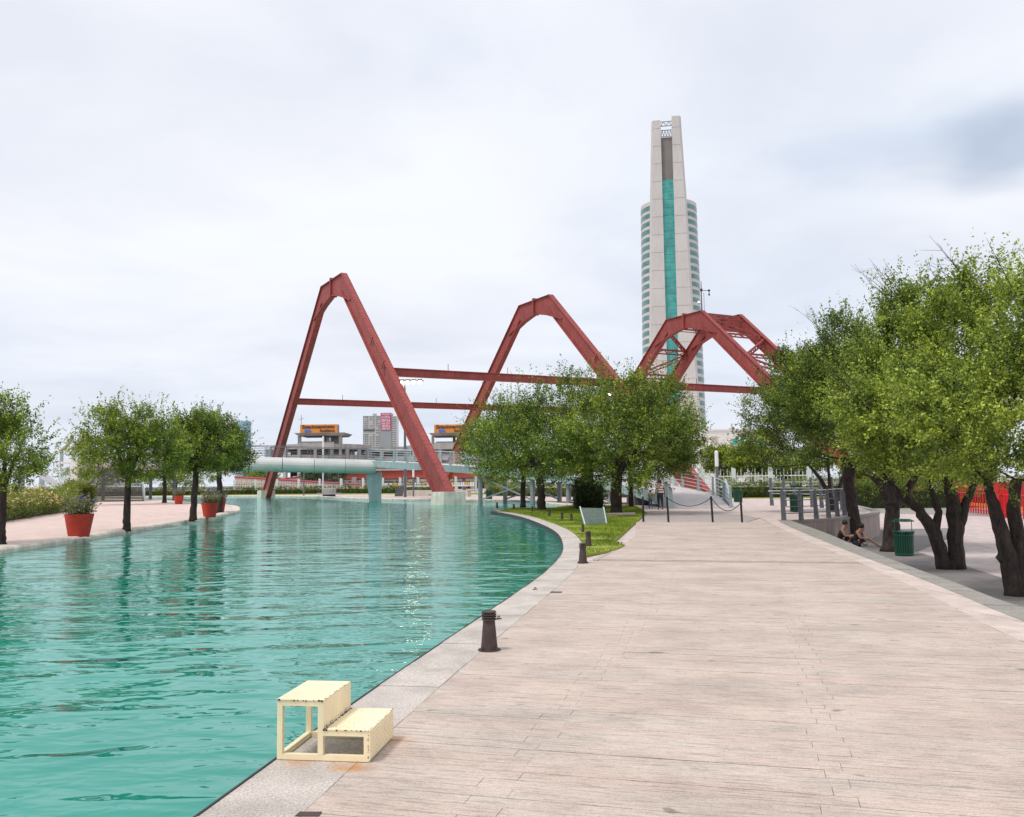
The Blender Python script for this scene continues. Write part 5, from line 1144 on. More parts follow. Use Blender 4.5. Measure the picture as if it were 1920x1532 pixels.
tree('shade_tree', 'nearest tree at the right edge, its knobbly double trunk cut by the frame', None, b, [seg(Yt, b, [(1905, 1119, .23), (1890, 1050, .21), (1878, 1000, .17), (1862, 945, .14), (1850, 900, .08)]), seg(Yt, b, [(1922, 1119, .21), (1918, 1050, .18), (1900, 960, .15), (1905, 900, .12)]), seg(Yt, b, [(1893, 1052, .15), (1883, 1047, .17), (1880, 1038, .12)])], [(1740, 660, 2130, 925), (1830, 540, 2130, 780), (1880, 505, 2060, 630), (1700, 720, 1880, 900, -0.8)], Yt, 2800, 34, 0.086, M['leaf'], seed=5, tint0=0.47, dead=4, group=GR, clusters=170, spread=0.08)
GC = 'tree clump on the lawn'
for i, (x, y, rects, lab) in enumerate([
    (981, 950, [(858, 780, 1040, 902), (885, 750, 1020, 850)], 'leftmost tree of the clump on the lawn, thin trunk by the canal'),
    (1016, 958, [(878, 775, 1110, 907), (940, 735, 1090, 845)], 'second tree from the left in the clump on the lawn'),
    (1103, 953, [(980, 745, 1235, 907), (1030, 702, 1165, 815)], 'middle tree of the clump, rising from the dark round bush'),
    (1156, 963, [(1035, 770, 1315, 910), (1120, 712, 1245, 820), (1000, 800, 1160, 905), (1200, 775, 1318, 890), (1110, 830, 1240, 914)], 'thickest-trunked tree of the clump, right of the tilted panel'),
    (1184, 952, [(1150, 750, 1315, 898), (1190, 712, 1285, 800)], 'rightmost tree of the clump, thin forked trunk')]):
    b = g3(x, y, 0.0); Yt = b[1]; b = (b[0], b[1], 0.02); tr = [0.20, 0.27, 0.27, 0.33, 0.17][i]
    top = rects[0][3]-8
    tree('lawn_tree', lab, None, b, [seg(Yt, b, [(x, y+1, tr), (x-1, y-25, tr*0.9), (x+[2, -5, -4, 1, -3][i], top-14, tr*0.8), (x+[6, 3, -8, 4, -10][i], top-70, tr*0.45)]), seg(Yt, b, [(x, top-8, tr*0.6), (x-20, top-40, tr*0.45), (x-40, top-70, tr*.25)]), seg(Yt, b, [(x, top-10, tr*0.6), (x+22, top-42, tr*0.45), (x+45, top-66, tr*.25)])], rects, Yt, [950, 1200, 1400, 1650, 950][i], 34, 0.125, M['leaf_ctr'], spray_len=(0.5, 1.25), seed=20+i, tint0=0.42, group=GC, clusters=110, spread=0.12, flat=0.1)
GL = 'young trees on the left quay'
for i, (x, y, rects, lab, tr) in enumerate([
    (3, 1021, [(-120, 790, 100, 922), (-70, 757, 60, 840)], 'young tree cut by the left edge of the picture', .13),
    (237, 995, [(142, 800, 345, 905), (165, 765, 325, 850)], 'young tree on the left quay between two red pots', .16),
    (362, 977, [(305, 795, 440, 893), (320, 780, 410, 840)], 'darker young tree nearest the rounded tip of the left quay', .19),
    (411, 962, [(355, 795, 472, 893), (355, 780, 440, 840)], 'tree at the tip of the left quay, behind the second red pot', .22),
    (308, 943, [(270, 840, 350, 902)], 'small far tree on the left quay beside a distant red pot', .22)]):
    b = g3(x, y, 0.0); Yt = b[1]; top = rects[0][3]-6
    dx = [4, 3, 6, 0, 0][i]
    tree('quay_tree', lab, None, b, [seg(Yt, b, [(x, y+1, tr), (x+1, y-30, tr*0.85), (x+dx, top-8, tr*0.7), (x+dx+3, top-60, tr*0.4)]), seg(Yt, b, [(x+dx, top, tr*0.55), (x-12, top-40, tr*0.4), (x-24, top-70, tr*0.22)]), seg(Yt, b, [(x+dx, top-2, tr*0.5), (x+22, top-45, tr*.36), (x+36, top-75, tr*.2)])], rects, Yt, [1000, 1450, 1150, 1050, 420][i], [32, 34, 34, 34, 26][i], [0.078, 0.085, 0.098, 0.115, 0.18][i], M['leaf_left'] if i < 2 else M['leaf_ctr'], spray_len=[(0.25, 0.6), (0.28, 0.7), (0.3, 0.75), (0.35, 0.8), (0.5, 1)][i], seed=40+i, tint0=[0.46, 0.46, 0.38, 0.33, 0.38][i], group=GL, clusters=85, spread=[.07, .075, .085, .1, .14][i], flat=0.06)
# trees beyond the fences
GB = 'trees beyond the fences'
for i, (x, Y, rects, lab) in enumerate([
    (1352, 118, [(1320, 845, 1390, 895)], 'loose green tree behind the white path lamp'),
    (1410, 112, [(1368, 838, 1450, 895)], 'bigger round tree over the parked cars'),
    (1500, 105, [(1450, 850, 1560, 900)], 'green tree behind the grey railing and picket fence'),
    (1650, 98, [(1590, 850, 1720, 925)], 'green tree behind the trunks, beyond the lower plaza'),
    (1790, 92, [(1720, 850, 1860, 935)], 'green tree behind the red fence'),
    (480, 205, [(455, 884, 525, 912)], 'low dark tree under the left end of the tube bridge'),
    (605, 203, [(570, 880, 655, 910)], 'dark wide tree seen under the tube bridge'),
    (960, 150, [(905, 880, 1010, 915)], 'green tree behind the ramp trestles'),
    (180, 175, [(100, 880, 260, 915)], 'green tree far behind the left stairs'),
    (330, 180, [(270, 884, 400, 915)], 'green tree beyond the far lawn on the left')]):
    p = dp(x, 915, Y); b = (p[0], Y, -0.03); r = rects[0]
    tree('background_tree', lab, None, b, [seg(Y, b, [(x, 0.6*r[3]+0.4*r[1]+14, .25), (x, (r[1]+r[3])/2, .15)]) if False else [(0, 0, -0.2, .28), (0, 0, 1.4, .24), (0.2, 0, 2.6, .14)]], rects, Y, 900, 26, 0.24, M['leaf_ctr'] if i != 6 else M['leaf_dark'], spray_len=(0.6, 1.3), seed=60+i, tint0=0.5, group=GB, clusters=40, spread=0.22, flat=0.0)
# a fan of palm leaves by the car park
pp = dp(1425, 905, 96); pt = thing('palm', 'low palm with arching fronds behind the picket fence', 'palm', (pp[0], 96, 0)); po = (pp[0], 96, 0)
MB().tube([(pp[0], 96, -0.05), (pp[0]+0.1, 96, 1.6)], [0.3, 0.2], 8).build('trunk', M['bark'], pt, po)
Vs = []
for i in range(22):
    az = i*2.399; el = 0.35+0.5*((i*7) % 10)/10; L = 2.3; pr = None
    for j in range(14):
        s = j/13; q = np.array([pp[0]+0.1, 96, 1.6])+np.array([math.cos(az)*math.cos(el)*L*s, math.sin(az)*math.cos(el)*L*s, math.sin(el)*L*s*1.3-1.5*s*s])
        for sg in (-1, 1):
            w = np.array([-math.sin(az), math.cos(az), 0])*sg; tip = q+w*0.5*(1-0.6*s)+np.array([math.cos(az), math.sin(az), -0.5])*0.25
            Vs += [q, q+w*0.03+np.array([math.cos(az), math.sin(az), 0])*0.06, tip, q+np.array([math.cos(az), math.sin(az), 0])*0.02]
Vs = np.array(Vs)-np.array(po); quads_mesh('fronds', Vs, np.arange(len(Vs)).reshape(-1, 4), np.full(len(Vs), 0.75), M['leaf_pot'], pt)
# ------------------------------------------------------------------ hedges and shrubs
def hedge(name, label, line, w, h, n, leaf, material, cat='hedge', z0=0.0, tint0=0.5, flowers=None, seed=0, group=None, bumpy=0.12):
    global RNG
    RNG = np.random.default_rng(500+seed); P = np.array(line, float); o = np.array([*line[0], z0])
    t = thing(name, label, cat, o, 0, group)
    d = np.r_[0, np.cumsum(np.linalg.norm(np.diff(P, axis=0), axis=1))]
    s = RNG.uniform(0, d[-1], n); c = np.c_[np.interp(s, d, P[:, 0]), np.interp(s, d, P[:, 1])]
    tn = np.array([np.interp(s+0.1, d, P[:, 0])-np.interp(s-0.1, d, P[:, 0]), np.interp(s+0.1, d, P[:, 1])-np.interp(s-0.1, d, P[:, 1])]).T; tn = tn/(np.linalg.norm(tn, axis=1, keepdims=True)+1e-9)
    nr = np.c_[tn[:, 1], -tn[:, 0]]
    hh = h*(1+bumpy*np.sin(s*1.3+seed)*np.sin(s*0.53+1)+bumpy*0.6*np.sin(s*3.1))
    a = RNG.uniform(-0.25, math.pi+0.25, n); rr = RNG.uniform(0.82, 1.05, n)
    xo = np.cos(a)*w/2*rr; zo = np.clip(np.abs(np.sin(a))**0.55, 0, 1)*hh*rr
    zo = np.where(RNG.uniform(0, 1, n) < 0.4, RNG.uniform(0.03, 0.95, n)*hh, zo); xo = np.where(zo < hh*0.8, np.sign(xo)*w/2*rr, xo)
    base = np.c_[c+nr*xo[:, None], z0+zo]-o; dirs = unit(np.c_[nr*np.cos(a)[:, None], np.abs(np.sin(a))+0.2]+RNG.normal(0, 0.5, (n, 3)))
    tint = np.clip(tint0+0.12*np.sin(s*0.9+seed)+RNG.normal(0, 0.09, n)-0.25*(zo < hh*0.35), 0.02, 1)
    V, tt = sprays(base, dirs, RNG.uniform(0.08, 0.3, n)*max(0.6, h), 9, leaf*0.8, leaf, tint)
    quads_mesh('foliage', V, np.arange(len(V)).reshape(-1, 4), tt, material, t)
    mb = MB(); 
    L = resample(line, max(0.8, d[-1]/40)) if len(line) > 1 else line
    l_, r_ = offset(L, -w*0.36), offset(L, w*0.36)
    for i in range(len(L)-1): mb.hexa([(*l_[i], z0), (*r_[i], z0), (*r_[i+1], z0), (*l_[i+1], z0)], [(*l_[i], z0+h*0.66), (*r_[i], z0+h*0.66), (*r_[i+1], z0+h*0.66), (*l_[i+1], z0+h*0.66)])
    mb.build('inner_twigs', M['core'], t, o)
    if flowers:
        fm, fn, fr, f0, f1 = flowers; Q = []; k = RNG.choice(np.where((s > d[-1]*f0) & (s < d[-1]*f1) & (zo > hh*0.45))[0], fn)
        C = base[k]+dirs[k]*0.16+RNG.normal(0, 0.04, (fn, 3)); Vf = []
        for j in range(3):
            N = unit(RNG.normal(0, 0.6, (fn, 3))+np.array([0, -0.6, 0.6])); T = unit(RNG.normal(0, 1, (fn, 3))); Vf.append(leaf_quads(C+RNG.normal(0, fr*0.35, (fn, 3)), N, T, np.full(fn, fr*2), np.full(fn, fr*2)))
        Vf = np.concatenate(Vf); kind(quads_mesh('blossoms', Vf, np.arange(len(Vf)).reshape(-1, 4), np.zeros(len(Vf)), fm, t), 'stuff')
    return t
hedge('hedge', 'clipped bright green hedge in front of the white picket fence on the right', [(19.2, 83), (23, 81.5), (27.2, 82.5), (33, 83.5), (37, 84.0)], 1.9, 1.45, 2600, 0.11, M['leaf_hedge'], seed=1)
hedge('hedge', 'green hedge beyond the lower plaza, seen between the tree trunks', [(29, 82.6), (36, 81.5), (44, 80.5), (56, 79)], 1.8, 2.3, 2400, 0.13, M['leaf_hedge'], z0=LOW, tint0=0.42, seed=2)
hedge('hedge', 'long low hedge on the far bank under the tube bridge', [(-100, 172), (-62, 172), (-40, 167.5), (-22, 158), (-12, 150)], 2.0, 1.25, 2800, 0.22, M['leaf_hedge'], tint0=0.34, seed=3)
hedge('hedge', 'yellow green hedge behind the ramp trestles', [(-3, 118), (3, 107), (9, 97), (14, 90.5)], 1.6, 1.4, 1600, 0.15, M['leaf_hedge'], tint0=0.62, seed=4)
fl0 = [(-30.5, 40), (-29.2, 46.5), (-28.4, 52.5)]
pa, pb, pc_ = at(-40, 985), at(60, 968), at(118, 958)
hedge('flowering_hedge', 'rounded hedge with peach blossoms left of the big red pot', [tuple(pa[:2]+np.array([-1.0, 0.9])), tuple(pb[:2]+np.array([-0.8, 1.0])), tuple(pc_[:2]+np.array([-0.5, 1.2]))], 2.1, 1.5, 3400, 0.08, M['leaf_hedge'], tint0=0.62, seed=5, flowers=(M['peachpetal'], 420, 0.055, 0.10, 0.75), bumpy=0.18)
hedge('shrub', 'bright green shrub at the end of the flowering hedge, before the stairs', [tuple(at(96, 950)[:2]+np.array([0, 3.0])), tuple(at(118, 950)[:2]+np.array([0.6, 3.0]))], 2.4, 1.9, 2000, 0.10, M['leaf_hedge'], cat='shrub', tint0=0.62, seed=6)
# dark round bush round the middle tree
bb = at(1104, 957); hedge('bush', 'dark round bush at the foot of the middle lawn tree', [(bb[0]-0.75, bb[1]+0.9), (bb[0]+0.85, bb[1]+0.9)], 2.6, 1.45, 1500, 0.09, M['leaf_dark'], cat='bush', tint0=0.35, seed=7, z0=0.02)
# ------------------------------------------------------------------ red plant pots
def pot(x, y, px_w, label, seed, hpx):
    global RNG
    RNG = np.random.default_rng(800+seed); p = at(x, y); sc = FPX/p[1]; R = px_w/2/sc; H = hpx/sc; o = (p[0], p[1], 0)
    t = thing('plant_pot', label, 'plant pot', o, 0, 'red plant pots on the left quay')
    MB().lathe([(R*0.70, 0.0), (R*0.995, H*0.97), (R, H), (R*0.93, H), (R*0.90, H*0.9)], o, 28).build('pot', M['pot'], t, o, smooth=False)
    MB().lathe([(R*0.5, H*0.86), (R*0.9, H*0.9), (0.01, H*0.93)], o, 20).build('soil', M['soil'], t, o)
    n = 120; a = RNG.uniform(0, 6.283, n); r = R*0.8*np.sqrt(RNG.uniform(0, 1, n)); B = np.c_[r*np.cos(a), r*np.sin(a), np.full(n, H*0.93)]
    d = unit(np.c_[np.cos(a)*r/R*0.6, np.sin(a)*r/R*0.6, np.ones(n)]+RNG.normal(0, 0.15, (n, 3))); L = RNG.uniform(0.45, 1.0, n)*H*1.02
    V, tt = sprays(B, d, L, 15, 0.045*R/0.4, 0.075*R/0.42, np.clip(RNG.normal(0.5, 0.15, n), 0, 1)); quads_mesh('plant', V, np.arange(len(V)).reshape(-1, 4), tt, M['leaf_pot'], t)
    mb = MB()
    for i in range(40): mb.tube([B[i], B[i]+d[i]*L[i]], [0.008, 0.004], 3, cap=False)
    mb.build('stems', M['twig'], t)
    for i in range(7):
        c = B[i]+d[i]*L[i]*1.03; V = leaf_quads(np.repeat(c[None], 4, 0)+RNG.normal(0, .012, (4, 3)), unit(RNG.normal(0, 1, (4, 3))+np.array([0, -1, .5])), unit(RNG.normal(0, 1, (4, 3))), np.full(4, .075*R/.4), np.full(4, .07*R/.4))
        quads_mesh('flower', V, np.arange(16).reshape(-1, 4), np.zeros(16), M['bluepetal'], t)
pot(147.5, 1007.5, 51, 'largest and nearest red pot with violet flowers, by the flowering hedge', 1, 43)
pot(393, 970, 31, 'red pot beside the trees at the tip of the left quay', 2, 27)
pot(412, 961, 22, 'red pot mostly hidden behind the trunk at the quay tip', 3, 24)
pot(335, 945.5, 18, 'smallest and farthest red pot, near the small far tree', 4, 16)
# ================================================================== small things on the promenade
# ------------------------------------------------------------------ cream steel step platform
A = at(519, 1425); B = at(693, 1430.5); C = at(747, 1385)
ux = (B-A)/np.linalg.norm(B-A); uy = (C-B)/np.linalg.norm(C-B); uy = uy-ux*(uy@ux); uy /= np.linalg.norm(uy)
WS = np.linalg.norm(B-A); LS = abs((C-B)@uy)*1.0; HS = 0.365; HL = 0.19; W1 = WS*0.50; tb = 0.034
st = thing('step_platform', 'worn cream steel two-step platform at the canal edge', 'steps', A)
def S(x, y, z): return A+ux*x+uy*y+EZ*(z+0.004)
AX = (ux, uy, EZ)
def sbar(name, x0, x1, y0, y1, z0, z1, m=M['cream_worn']):
    return MB().box(S((x0+x1)/2, (y0+y1)/2, (z0+z1)/2), (x1-x0, y1-y0, z1-z0), AX).build(name, m, st, A)
for y in (0, LS-tb):
    sbar('post', 0, tb, y, y+tb, 0, HS-0.006); sbar('post', W1-tb, W1, y, y+tb, tb, HS-0.006); sbar('post', WS-tb-.004, WS-.004, y+.001, y+tb, tb, HL-0.006)
    sbar('bottom_rail', tb, WS-.004, y+.001, y+tb-.001, 0, tb); sbar('top_rail', tb, W1-tb, y+.001, y+tb-.001, HS-0.006-tb, HS-0.006); sbar('step_rail', W1, WS-tb-.004, y+.001, y+tb-.001, HL-0.006-tb, HL-0.006)
for x, z in ((0.001, 0), (WS-tb-.005, 0.0)): sbar('side_rail', x, x+tb-.001, tb, LS-tb, z+.001, z+tb)
sbar('tread', -0.004, W1+0.004, -0.004, LS+0.004, HS-0.005, HS); sbar('tread', W1+0.006, WS+0.003, -0.004, LS+0.004, HL-0.005, HL)
sbar('riser', W1+0.0005, W1+0.005, 0, LS, HL+0.001, HS-0.006); rs = sbar('riser', WS-0.0035, WS+0.002, 0, LS, 0.012, HL-0.006)
dm = MB()                                   # raised lozenge tread pattern on the end plate
for i in range(int(LS/0.03)):
    for j in range(int((HL-0.03)/0.022)):
        c = S(WS+0.003, 0.02+i*0.03+(j % 2)*0.015, 0.025+j*0.022); sg = 1 if (i+j) % 2 else -1; d = uy*0.8+EZ*0.6*sg; e = np.cross(d, ux)
        dm.box(c, (0.003, 0.018, 0.005), (ux, d, e))
kind(dm.build('tread_pattern', M['cream'], rs, A), 'stuff')
ch = MB(); rc = random.Random(5)            # chipped paint along the edges
def chip(x, y, z, nx, l, w): ch.box(S(x, y, z), (l if nx != 'x' else 0.0016, w if nx != 'y' else 0.0016, (w if nx == 'x' else l) if nx != 'z' else 0.0016), AX)
for k in range(80):
    y = rc.random()*LS; r_ = rc.random()
    chip(W1+0.006+abs(rc.gauss(0, 0.006)), y, HL+0.0008, 'z', rc.uniform(.003, .010), rc.uniform(.003, .014))
    if r_ < .5: chip(W1+0.0055, y, HL+abs(rc.gauss(0, .012))+.002, 'x', 0, rc.uniform(.002, .007))
    if r_ < .22: chip(W1+0.004-abs(rc.gauss(0, .005)), rc.random()*LS, HS+.0006, 'z', rc.uniform(.002, .008), rc.uniform(.003, .010))
    if r_ < .22: chip(WS+.003-abs(rc.gauss(0, .006)), rc.random()*LS, HL+.0006, 'z', rc.uniform(.002, .008), rc.uniform(.003, .010))
    if r_ < .16: chip(rc.random()*W1, -.0045, HS-abs(rc.gauss(0, .002))-.002, 'y', rc.uniform(.003, .012), 0.003)
    if r_ < .16: chip(W1+rc.random()*(WS-W1), -.0045, HL-abs(rc.gauss(0, .002))-.002, 'y', rc.uniform(.003, .012), 0.003)
    if r_ < .25: chip(WS-.006-abs(rc.gauss(0, .004)), -.0008, rc.random()*HL, 'y', .003, rc.uniform(.003, .01))
    if r_ < .30: chip(rc.gauss(W1+.12, .05), rc.random()*LS*.9, HL+.0006, 'z', rc.uniform(.002, .006), rc.uniform(.002, .006))
kind(ch.build('paint_chips', M['rust'], st, A), 'stuff')
# ------------------------------------------------------------------ bollards
def make_bollard(loc, label, s=1.0):
    t = thing('bollard_light', label, 'bollard', loc, 0, 'rusty bollard lights along the kerb')
    MB().lathe([(.115, 0), (.115, .014)], n=20).build('base_plate', M['rust'], t)
    MB().lathe([(.086, .014), (.060, .30), (.060, .305)], n=20).build('body', M['rust'], t)
    MB().lathe([(.045, .305), (.045, .385)], n=14).build('core', M['blackpost'], t)
    for z in (.305, .330, .354): MB().lathe([(.074, z), (.078, z+.006), (.074, z+.013), (.05, z+.013)], n=20).build('louvre', M['rust'], t)
    MB().lathe([(.07, .378), (.076, .384), (.07, .395), (.01, .402)], n=20).build('cap', M['rust'], t)
    for k in range(4): a = .78+k*1.571; MB().box((.10*math.cos(a), .10*math.sin(a), .022), (.02, .02, .018)).build('bolt', M['rust'], t)
    return t
b0 = at(917.5, 1219.5); bo = make_bollard(b0, 'nearest rusty bollard light, on the kerb joint by the promenade')
bl_ = [(1093, 1056, 'second rusty bollard light from the front, at the bend of the kerb', 1.0), (1103.5, 1026, 'third rusty bollard light, on the gravel at the tip of the lawn', 1.0), (1093, 998, 'short bollard light standing in the grass below the tilted panel', .62), (1071.5, 977, 'bollard light in the grass left of the tilted panel', .75), (1054, 975.5, 'bollard light on the lawn edge, fifth along the curve', .80), (1030, 968.5, 'bollard light on the lawn edge, in front of the second lawn tree', .85), (998, 961, 'bollard light on the lawn edge below the leftmost lawn tree', .8), (963.5, 957, 'bollard light near the water at the thin end of the lawn', .9), (932, 953, 'farthest bollard light, at the very tip of the lawn', .95)]
for x, y, lab, s in bl_: copy_tree(bo, at(x, y, 0.0 if s == 1.0 else 0.02), random.uniform(0, 1), lab, scale=s*1.04)
# ------------------------------------------------------------------ chain posts and chains
cps = [at(1206.5, 978.5), at(1253.5, 979.2), at(1336.5, 979.2), at(1391.5, 979.6)]
labs = ['black chain post at the lawn corner, leftmost of four, without a chain', 'second black chain post from the left, in front of the ramp foot', 'third black chain post from the left, between the two hanging chains', 'rightmost black chain post, in front of a green bin']
for i, (p, lab) in enumerate(zip(cps, labs)):
    p = np.array([p[0], p[1], -0.015]); t = thing('chain_post', lab, 'post', p, 0, 'black chain posts'); tl = [0.0, -0.035, -0.04, -0.03][i]
    MB().tube([(0, 0, 0), (tl, 0, 1.02)], 0.042, 10).build('post', M['blackpost'], t)
    MB().lathe([(0.13, 0), (0.13, 0.012)], n=14).build('foot_plate', M['blackpost'], t)
    MB().lathe([(0.048, 1.015), (0.03, 1.05)], (tl, 0, 0), 10).build('cap', M['blackpost'], t)
for (i, j, lab, sag) in ((1, 2, 'dark chain hanging between the second and third posts', .34), (2, 3, 'dark chain hanging between the third and rightmost posts', .42)):
    a = cps[i]+np.array([-.03, 0, .98]); b = cps[j]+np.array([-.03, 0, .98 if j == 2 else .78]); t = thing('barrier_chain', lab, 'chain', (a+b)/2, 0, 'barrier chains'); o = (a+b)/2
    n = 44; pts = [a+(b-a)*u-EZ*sag*4*u*(1-u) for u in np.linspace(0, 1, n+1)]
    for k in range(n):
        d = pts[k+1]-pts[k]; MB().bar(pts[k]-d*0.18, pts[k+1]+d*0.18, 0.034 if k % 2 else 0.014, 0.014 if k % 2 else 0.034).build('link', M['blackpost'], t, o)
# ------------------------------------------------------------------ tilted panel on the lawn
pa, pb = at(1098, 985, 0.03), at(1140, 988, 0.03); Yp = pa[1]
tl_, tr_ = dp(1088, 952, Yp+1.0), dp(1132, 953, Yp+0.9); bl2, br2 = dp(1097, 984, Yp), dp(1138, 986, Yp)
pn_ = thing('notice_panel', 'frosted grey green panel tilted on two steel legs in the grass', 'sign panel', (bl2+br2)/2*np.array([1, 1, 0])+EZ*0.03); o = tuple(pn_.location)
th = np.array([0, 0.03, 0]); MB().hexa([bl2-th, br2-th, br2+th, bl2+th], [tl_-th, tr_-th, tr_+th, tl_+th]).build('panel', M['panel'], pn_, o)
for p, q in ((bl2, tl_), (br2, tr_)):
    d = (q-p)/np.linalg.norm(q-p); e = p+d*((0.0-p[2])/d[2]); MB().tube([e, q+d*0.06], 0.03, 7).build('leg', M['lightsteel'], pn_, o)
lg = dp(1138, 970, 41); le = dp(1190, 970, 41.5); t_ = MB().tube([(lg[0], 41, 0.12), (le[0], 41.5, 0.12)], 0.11, 8)
tag(t_.build('timber_log', M['wood'], None, (lg[0], 41, 0.03)), 'grey log lying in the grass right of the tilted panel', 'log')
# ------------------------------------------------------------------ terrace railings
def plate_post(parent, org, p, h=1.22, w0=0.20, w1=0.13, lean=-0.05, d=None):
    d = np.array([1.0, 0, 0]) if d is None else d; n = np.array([-d[1], d[0], 0])
    b = [p+d*w0/2*i+n*0.03*j for i, j in ((-1, -1), (1, -1), (1, 1), (-1, 1))]; u = [p+d*(w1/2*i+lean)+n*0.03*j+EZ*h for i, j in ((-1, -1), (1, -1), (1, 1), (-1, 1))]
    MB().hexa(b, u).build('post', M['greypost'], parent, org)
fr = [at(x, y) for x, y in ((1470, 976), (1502.5, 974.8), (1531, 973), (1554, 971.3), (1570.5, 968.5), (1584, 966.8), (1594.5, 964))]
rl = thing('railing', 'front grey railing of tapered plates and rods on the curved terrace edge', 'railing', (fr[0][0], fr[0][1], 0), 0, 'terrace railings'); o = (fr[0][0], fr[0][1], 0)
for p in fr: plate_post(rl, o, p)
for k in range(4): MB().tube([p+EZ*(0.28+0.27*k)+np.array([-.02*k, -0.04, 0]) for p in fr], 0.016, 6).build('rod', M['greypost'], rl, o)
MB().tube([fr[0]+EZ*1.2+np.array([-.6, 0, 0])]+[p+EZ*1.2+np.array([-.05, 0, 0]) for p in fr], 0.022, 6).build('top_rod', M['lightsteel'], rl, o)
br_ = [at(x, y) for x, y in ((1447.5, 948), (1466, 949), (1485.5, 956), (1523.5, 951), (1541, 952.5), (1562, 954), (1580, 955))]
br_[1] = br_[0]*0.66+br_[3]*0.34; br_[2] = br_[0]*0.4+br_[3]*0.6
r2 = thing('railing', 'rear grey railing of tapered plates, farther back near the hedge', 'railing', (br_[0][0], br_[0][1], 0), 0, 'terrace railings'); o = (br_[0][0], br_[0][1], 0)
for p in br_: plate_post(r2, o, p, 1.75, 0.24, 0.15)
for k in range(4): MB().tube([p+EZ*(0.4+0.36*k) for p in br_], 0.02, 6).build('rod', M['lightsteel'], r2, o)
# ------------------------------------------------------------------ green litter bins
def make_bin(loc, label):
    t = thing('litter_bin', label, 'litter bin', loc, 0, 'green slatted litter bins')
    R = .33
    MB().lathe([(R*.92, .02), (R*.92, .06), (.05, .06)], n=24).build('base_ring', M['green'], t)
    MB().lathe([(R*.86, .05), (R*.90, .78)], n=20).build('liner', M['blackpost'], t)
    for k in range(26):
        a = k*2*math.pi/26; d = np.array([math.cos(a), math.sin(a), 0]); n = np.array([-d[1], d[0], 0]); pts = [(.93, .04), (.96, .55), (.99, .76), (1.12, .86)]
        mb = MB()
        for (r0, z0), (r1, z1) in zip(pts[:-1], pts[1:]): mb.bar(d*R*r0+EZ*z0, d*R*r1+EZ*z1, .042, .012, side=d)
        mb.build('slat', M['green'], t)
    for z, r in ((.07, .95), (.74, 1.0)): MB().lathe([(R*r, z-.025), (R*(r+.04), z-.02), (R*(r+.04), z+.02), (R*r, z+.025)], n=26).build('hoop', M['green'], t)
    MB().lathe([(R*1.08, .855), (R*1.15, .855), (R*1.15, .875), (R*1.08, .875)], n=26).build('rim', M['green'], t)
    for a in (0.3, 3.44): d = np.array([math.cos(a), math.sin(a), 0]); MB().tube([d*R*1.12+EZ*.86, d*R*1.12+EZ*1.22], .013, 6).build('rod', M['green'], t)
    MB().lathe([(R*1.15, 1.215), (R*1.18, 1.225), (R*1.12, 1.24)], n=26).build('hood_rim', M['green'], t)
    for k in range(20):
        a = k*2*math.pi/20; d = np.array([math.cos(a), math.sin(a), 0]); MB().bar(d*R*1.12+EZ*1.235, d*R*.75+EZ*1.29, .04, .01).build('hood_slat', M['green'], t)
    MB().lathe([(R*.72, 1.28), (R*.78, 1.285), (R*.78, 1.30), (R*.72, 1.30)], n=20).build('hood_ring', M['green'], t)
    return t
bn0 = make_bin((*at(1696, 1042, LOW)[:2], LOW), 'green slatted litter bin with a hood on the lower plaza')
copy_tree(bn0, (*at(1494, 958.5)[:2], -0.035), .4, 'green litter bin behind the front railing', scale=1.05)
copy_tree(bn0, (*at(1384, 941)[:2], -0.03), .9, 'green litter bin behind the rightmost chain post')
copy_tree(bn0, (*dp(917, 925, 92)[:2], -0.03), .2, 'green litter bin under the ramp trestle, behind the concrete block')
copy_tree(bn0, (*dp(505, 925, 150)[:2], -0.03), .5, 'distant green litter bin beside the far leg block', scale=1.3)
# ------------------------------------------------------------------ concrete benches on the far bank, planters by the ramp
def bench(p, w, label):
    t = thing('concrete_bench', label, 'bench', (p[0], p[1], -0.03), 0, 'round concrete benches')
    MB().lathe([(w*.42, 0), (w*.42, .3)], n=20).build('plinth', M['concrete_dark'], t)
    MB().lathe([(w*.8, .3), (w*.8, .48)], n=24).build('seat', M['concrete'], t)
    MB().lathe([(w*.46, .48), (w*.46, 1.15), (w*.40, 1.2)], n=20).build('backrest', M['concrete'], t)
bench(dp(617, 930, 130), 2.2, 'left concrete bench on the far bank, below the tube bridge')
bench(dp(828, 930, 104), 2.0, 'concrete bench on the far bank behind the near leg block')
def block(x, Y, w, h, label, m): 
    p = dp(x, 940, Y); t = thing('planter_box', label, 'planter', (p[0], Y, -0.035)); MB().box((0, 0, h/2), (w, .9, h)).build('box', m, t); MB().box((0, 0, h+.02), (w*.92, .8, .04)).build('soil', M['soil'], t)
block(1189, 66, 1.0, .62, 'pale concrete planter left of the walking pair', M['concrete']); block(1203, 63, 1.1, .7, 'dark planter box left of the walking pair', M['concrete_dark']); block(1252, 60, 1.4, .45, 'dark low box just behind the walking man', M['concrete_dark'])
p = dp(748, 922, 122); t = thing('stone_bin', 'small dark slanted bin on the far bank right of the pier', 'litter bin', (p[0], 122, -0.03)); MB().hexa([(-.55, -.4, 0), (.45, -.4, 0), (.45, .4, 0), (-.55, .4, 0)], [(-.35, -.4, 1.1), (.75, -.4, 1.25), (.75, .4, 1.25), (-.35, .4, 1.1)]).build('body', M['concrete_dark'], t); MB().box((.25, 0, 1.32), (1.1, .9, .12)).build('lid', M['greypost'], t)
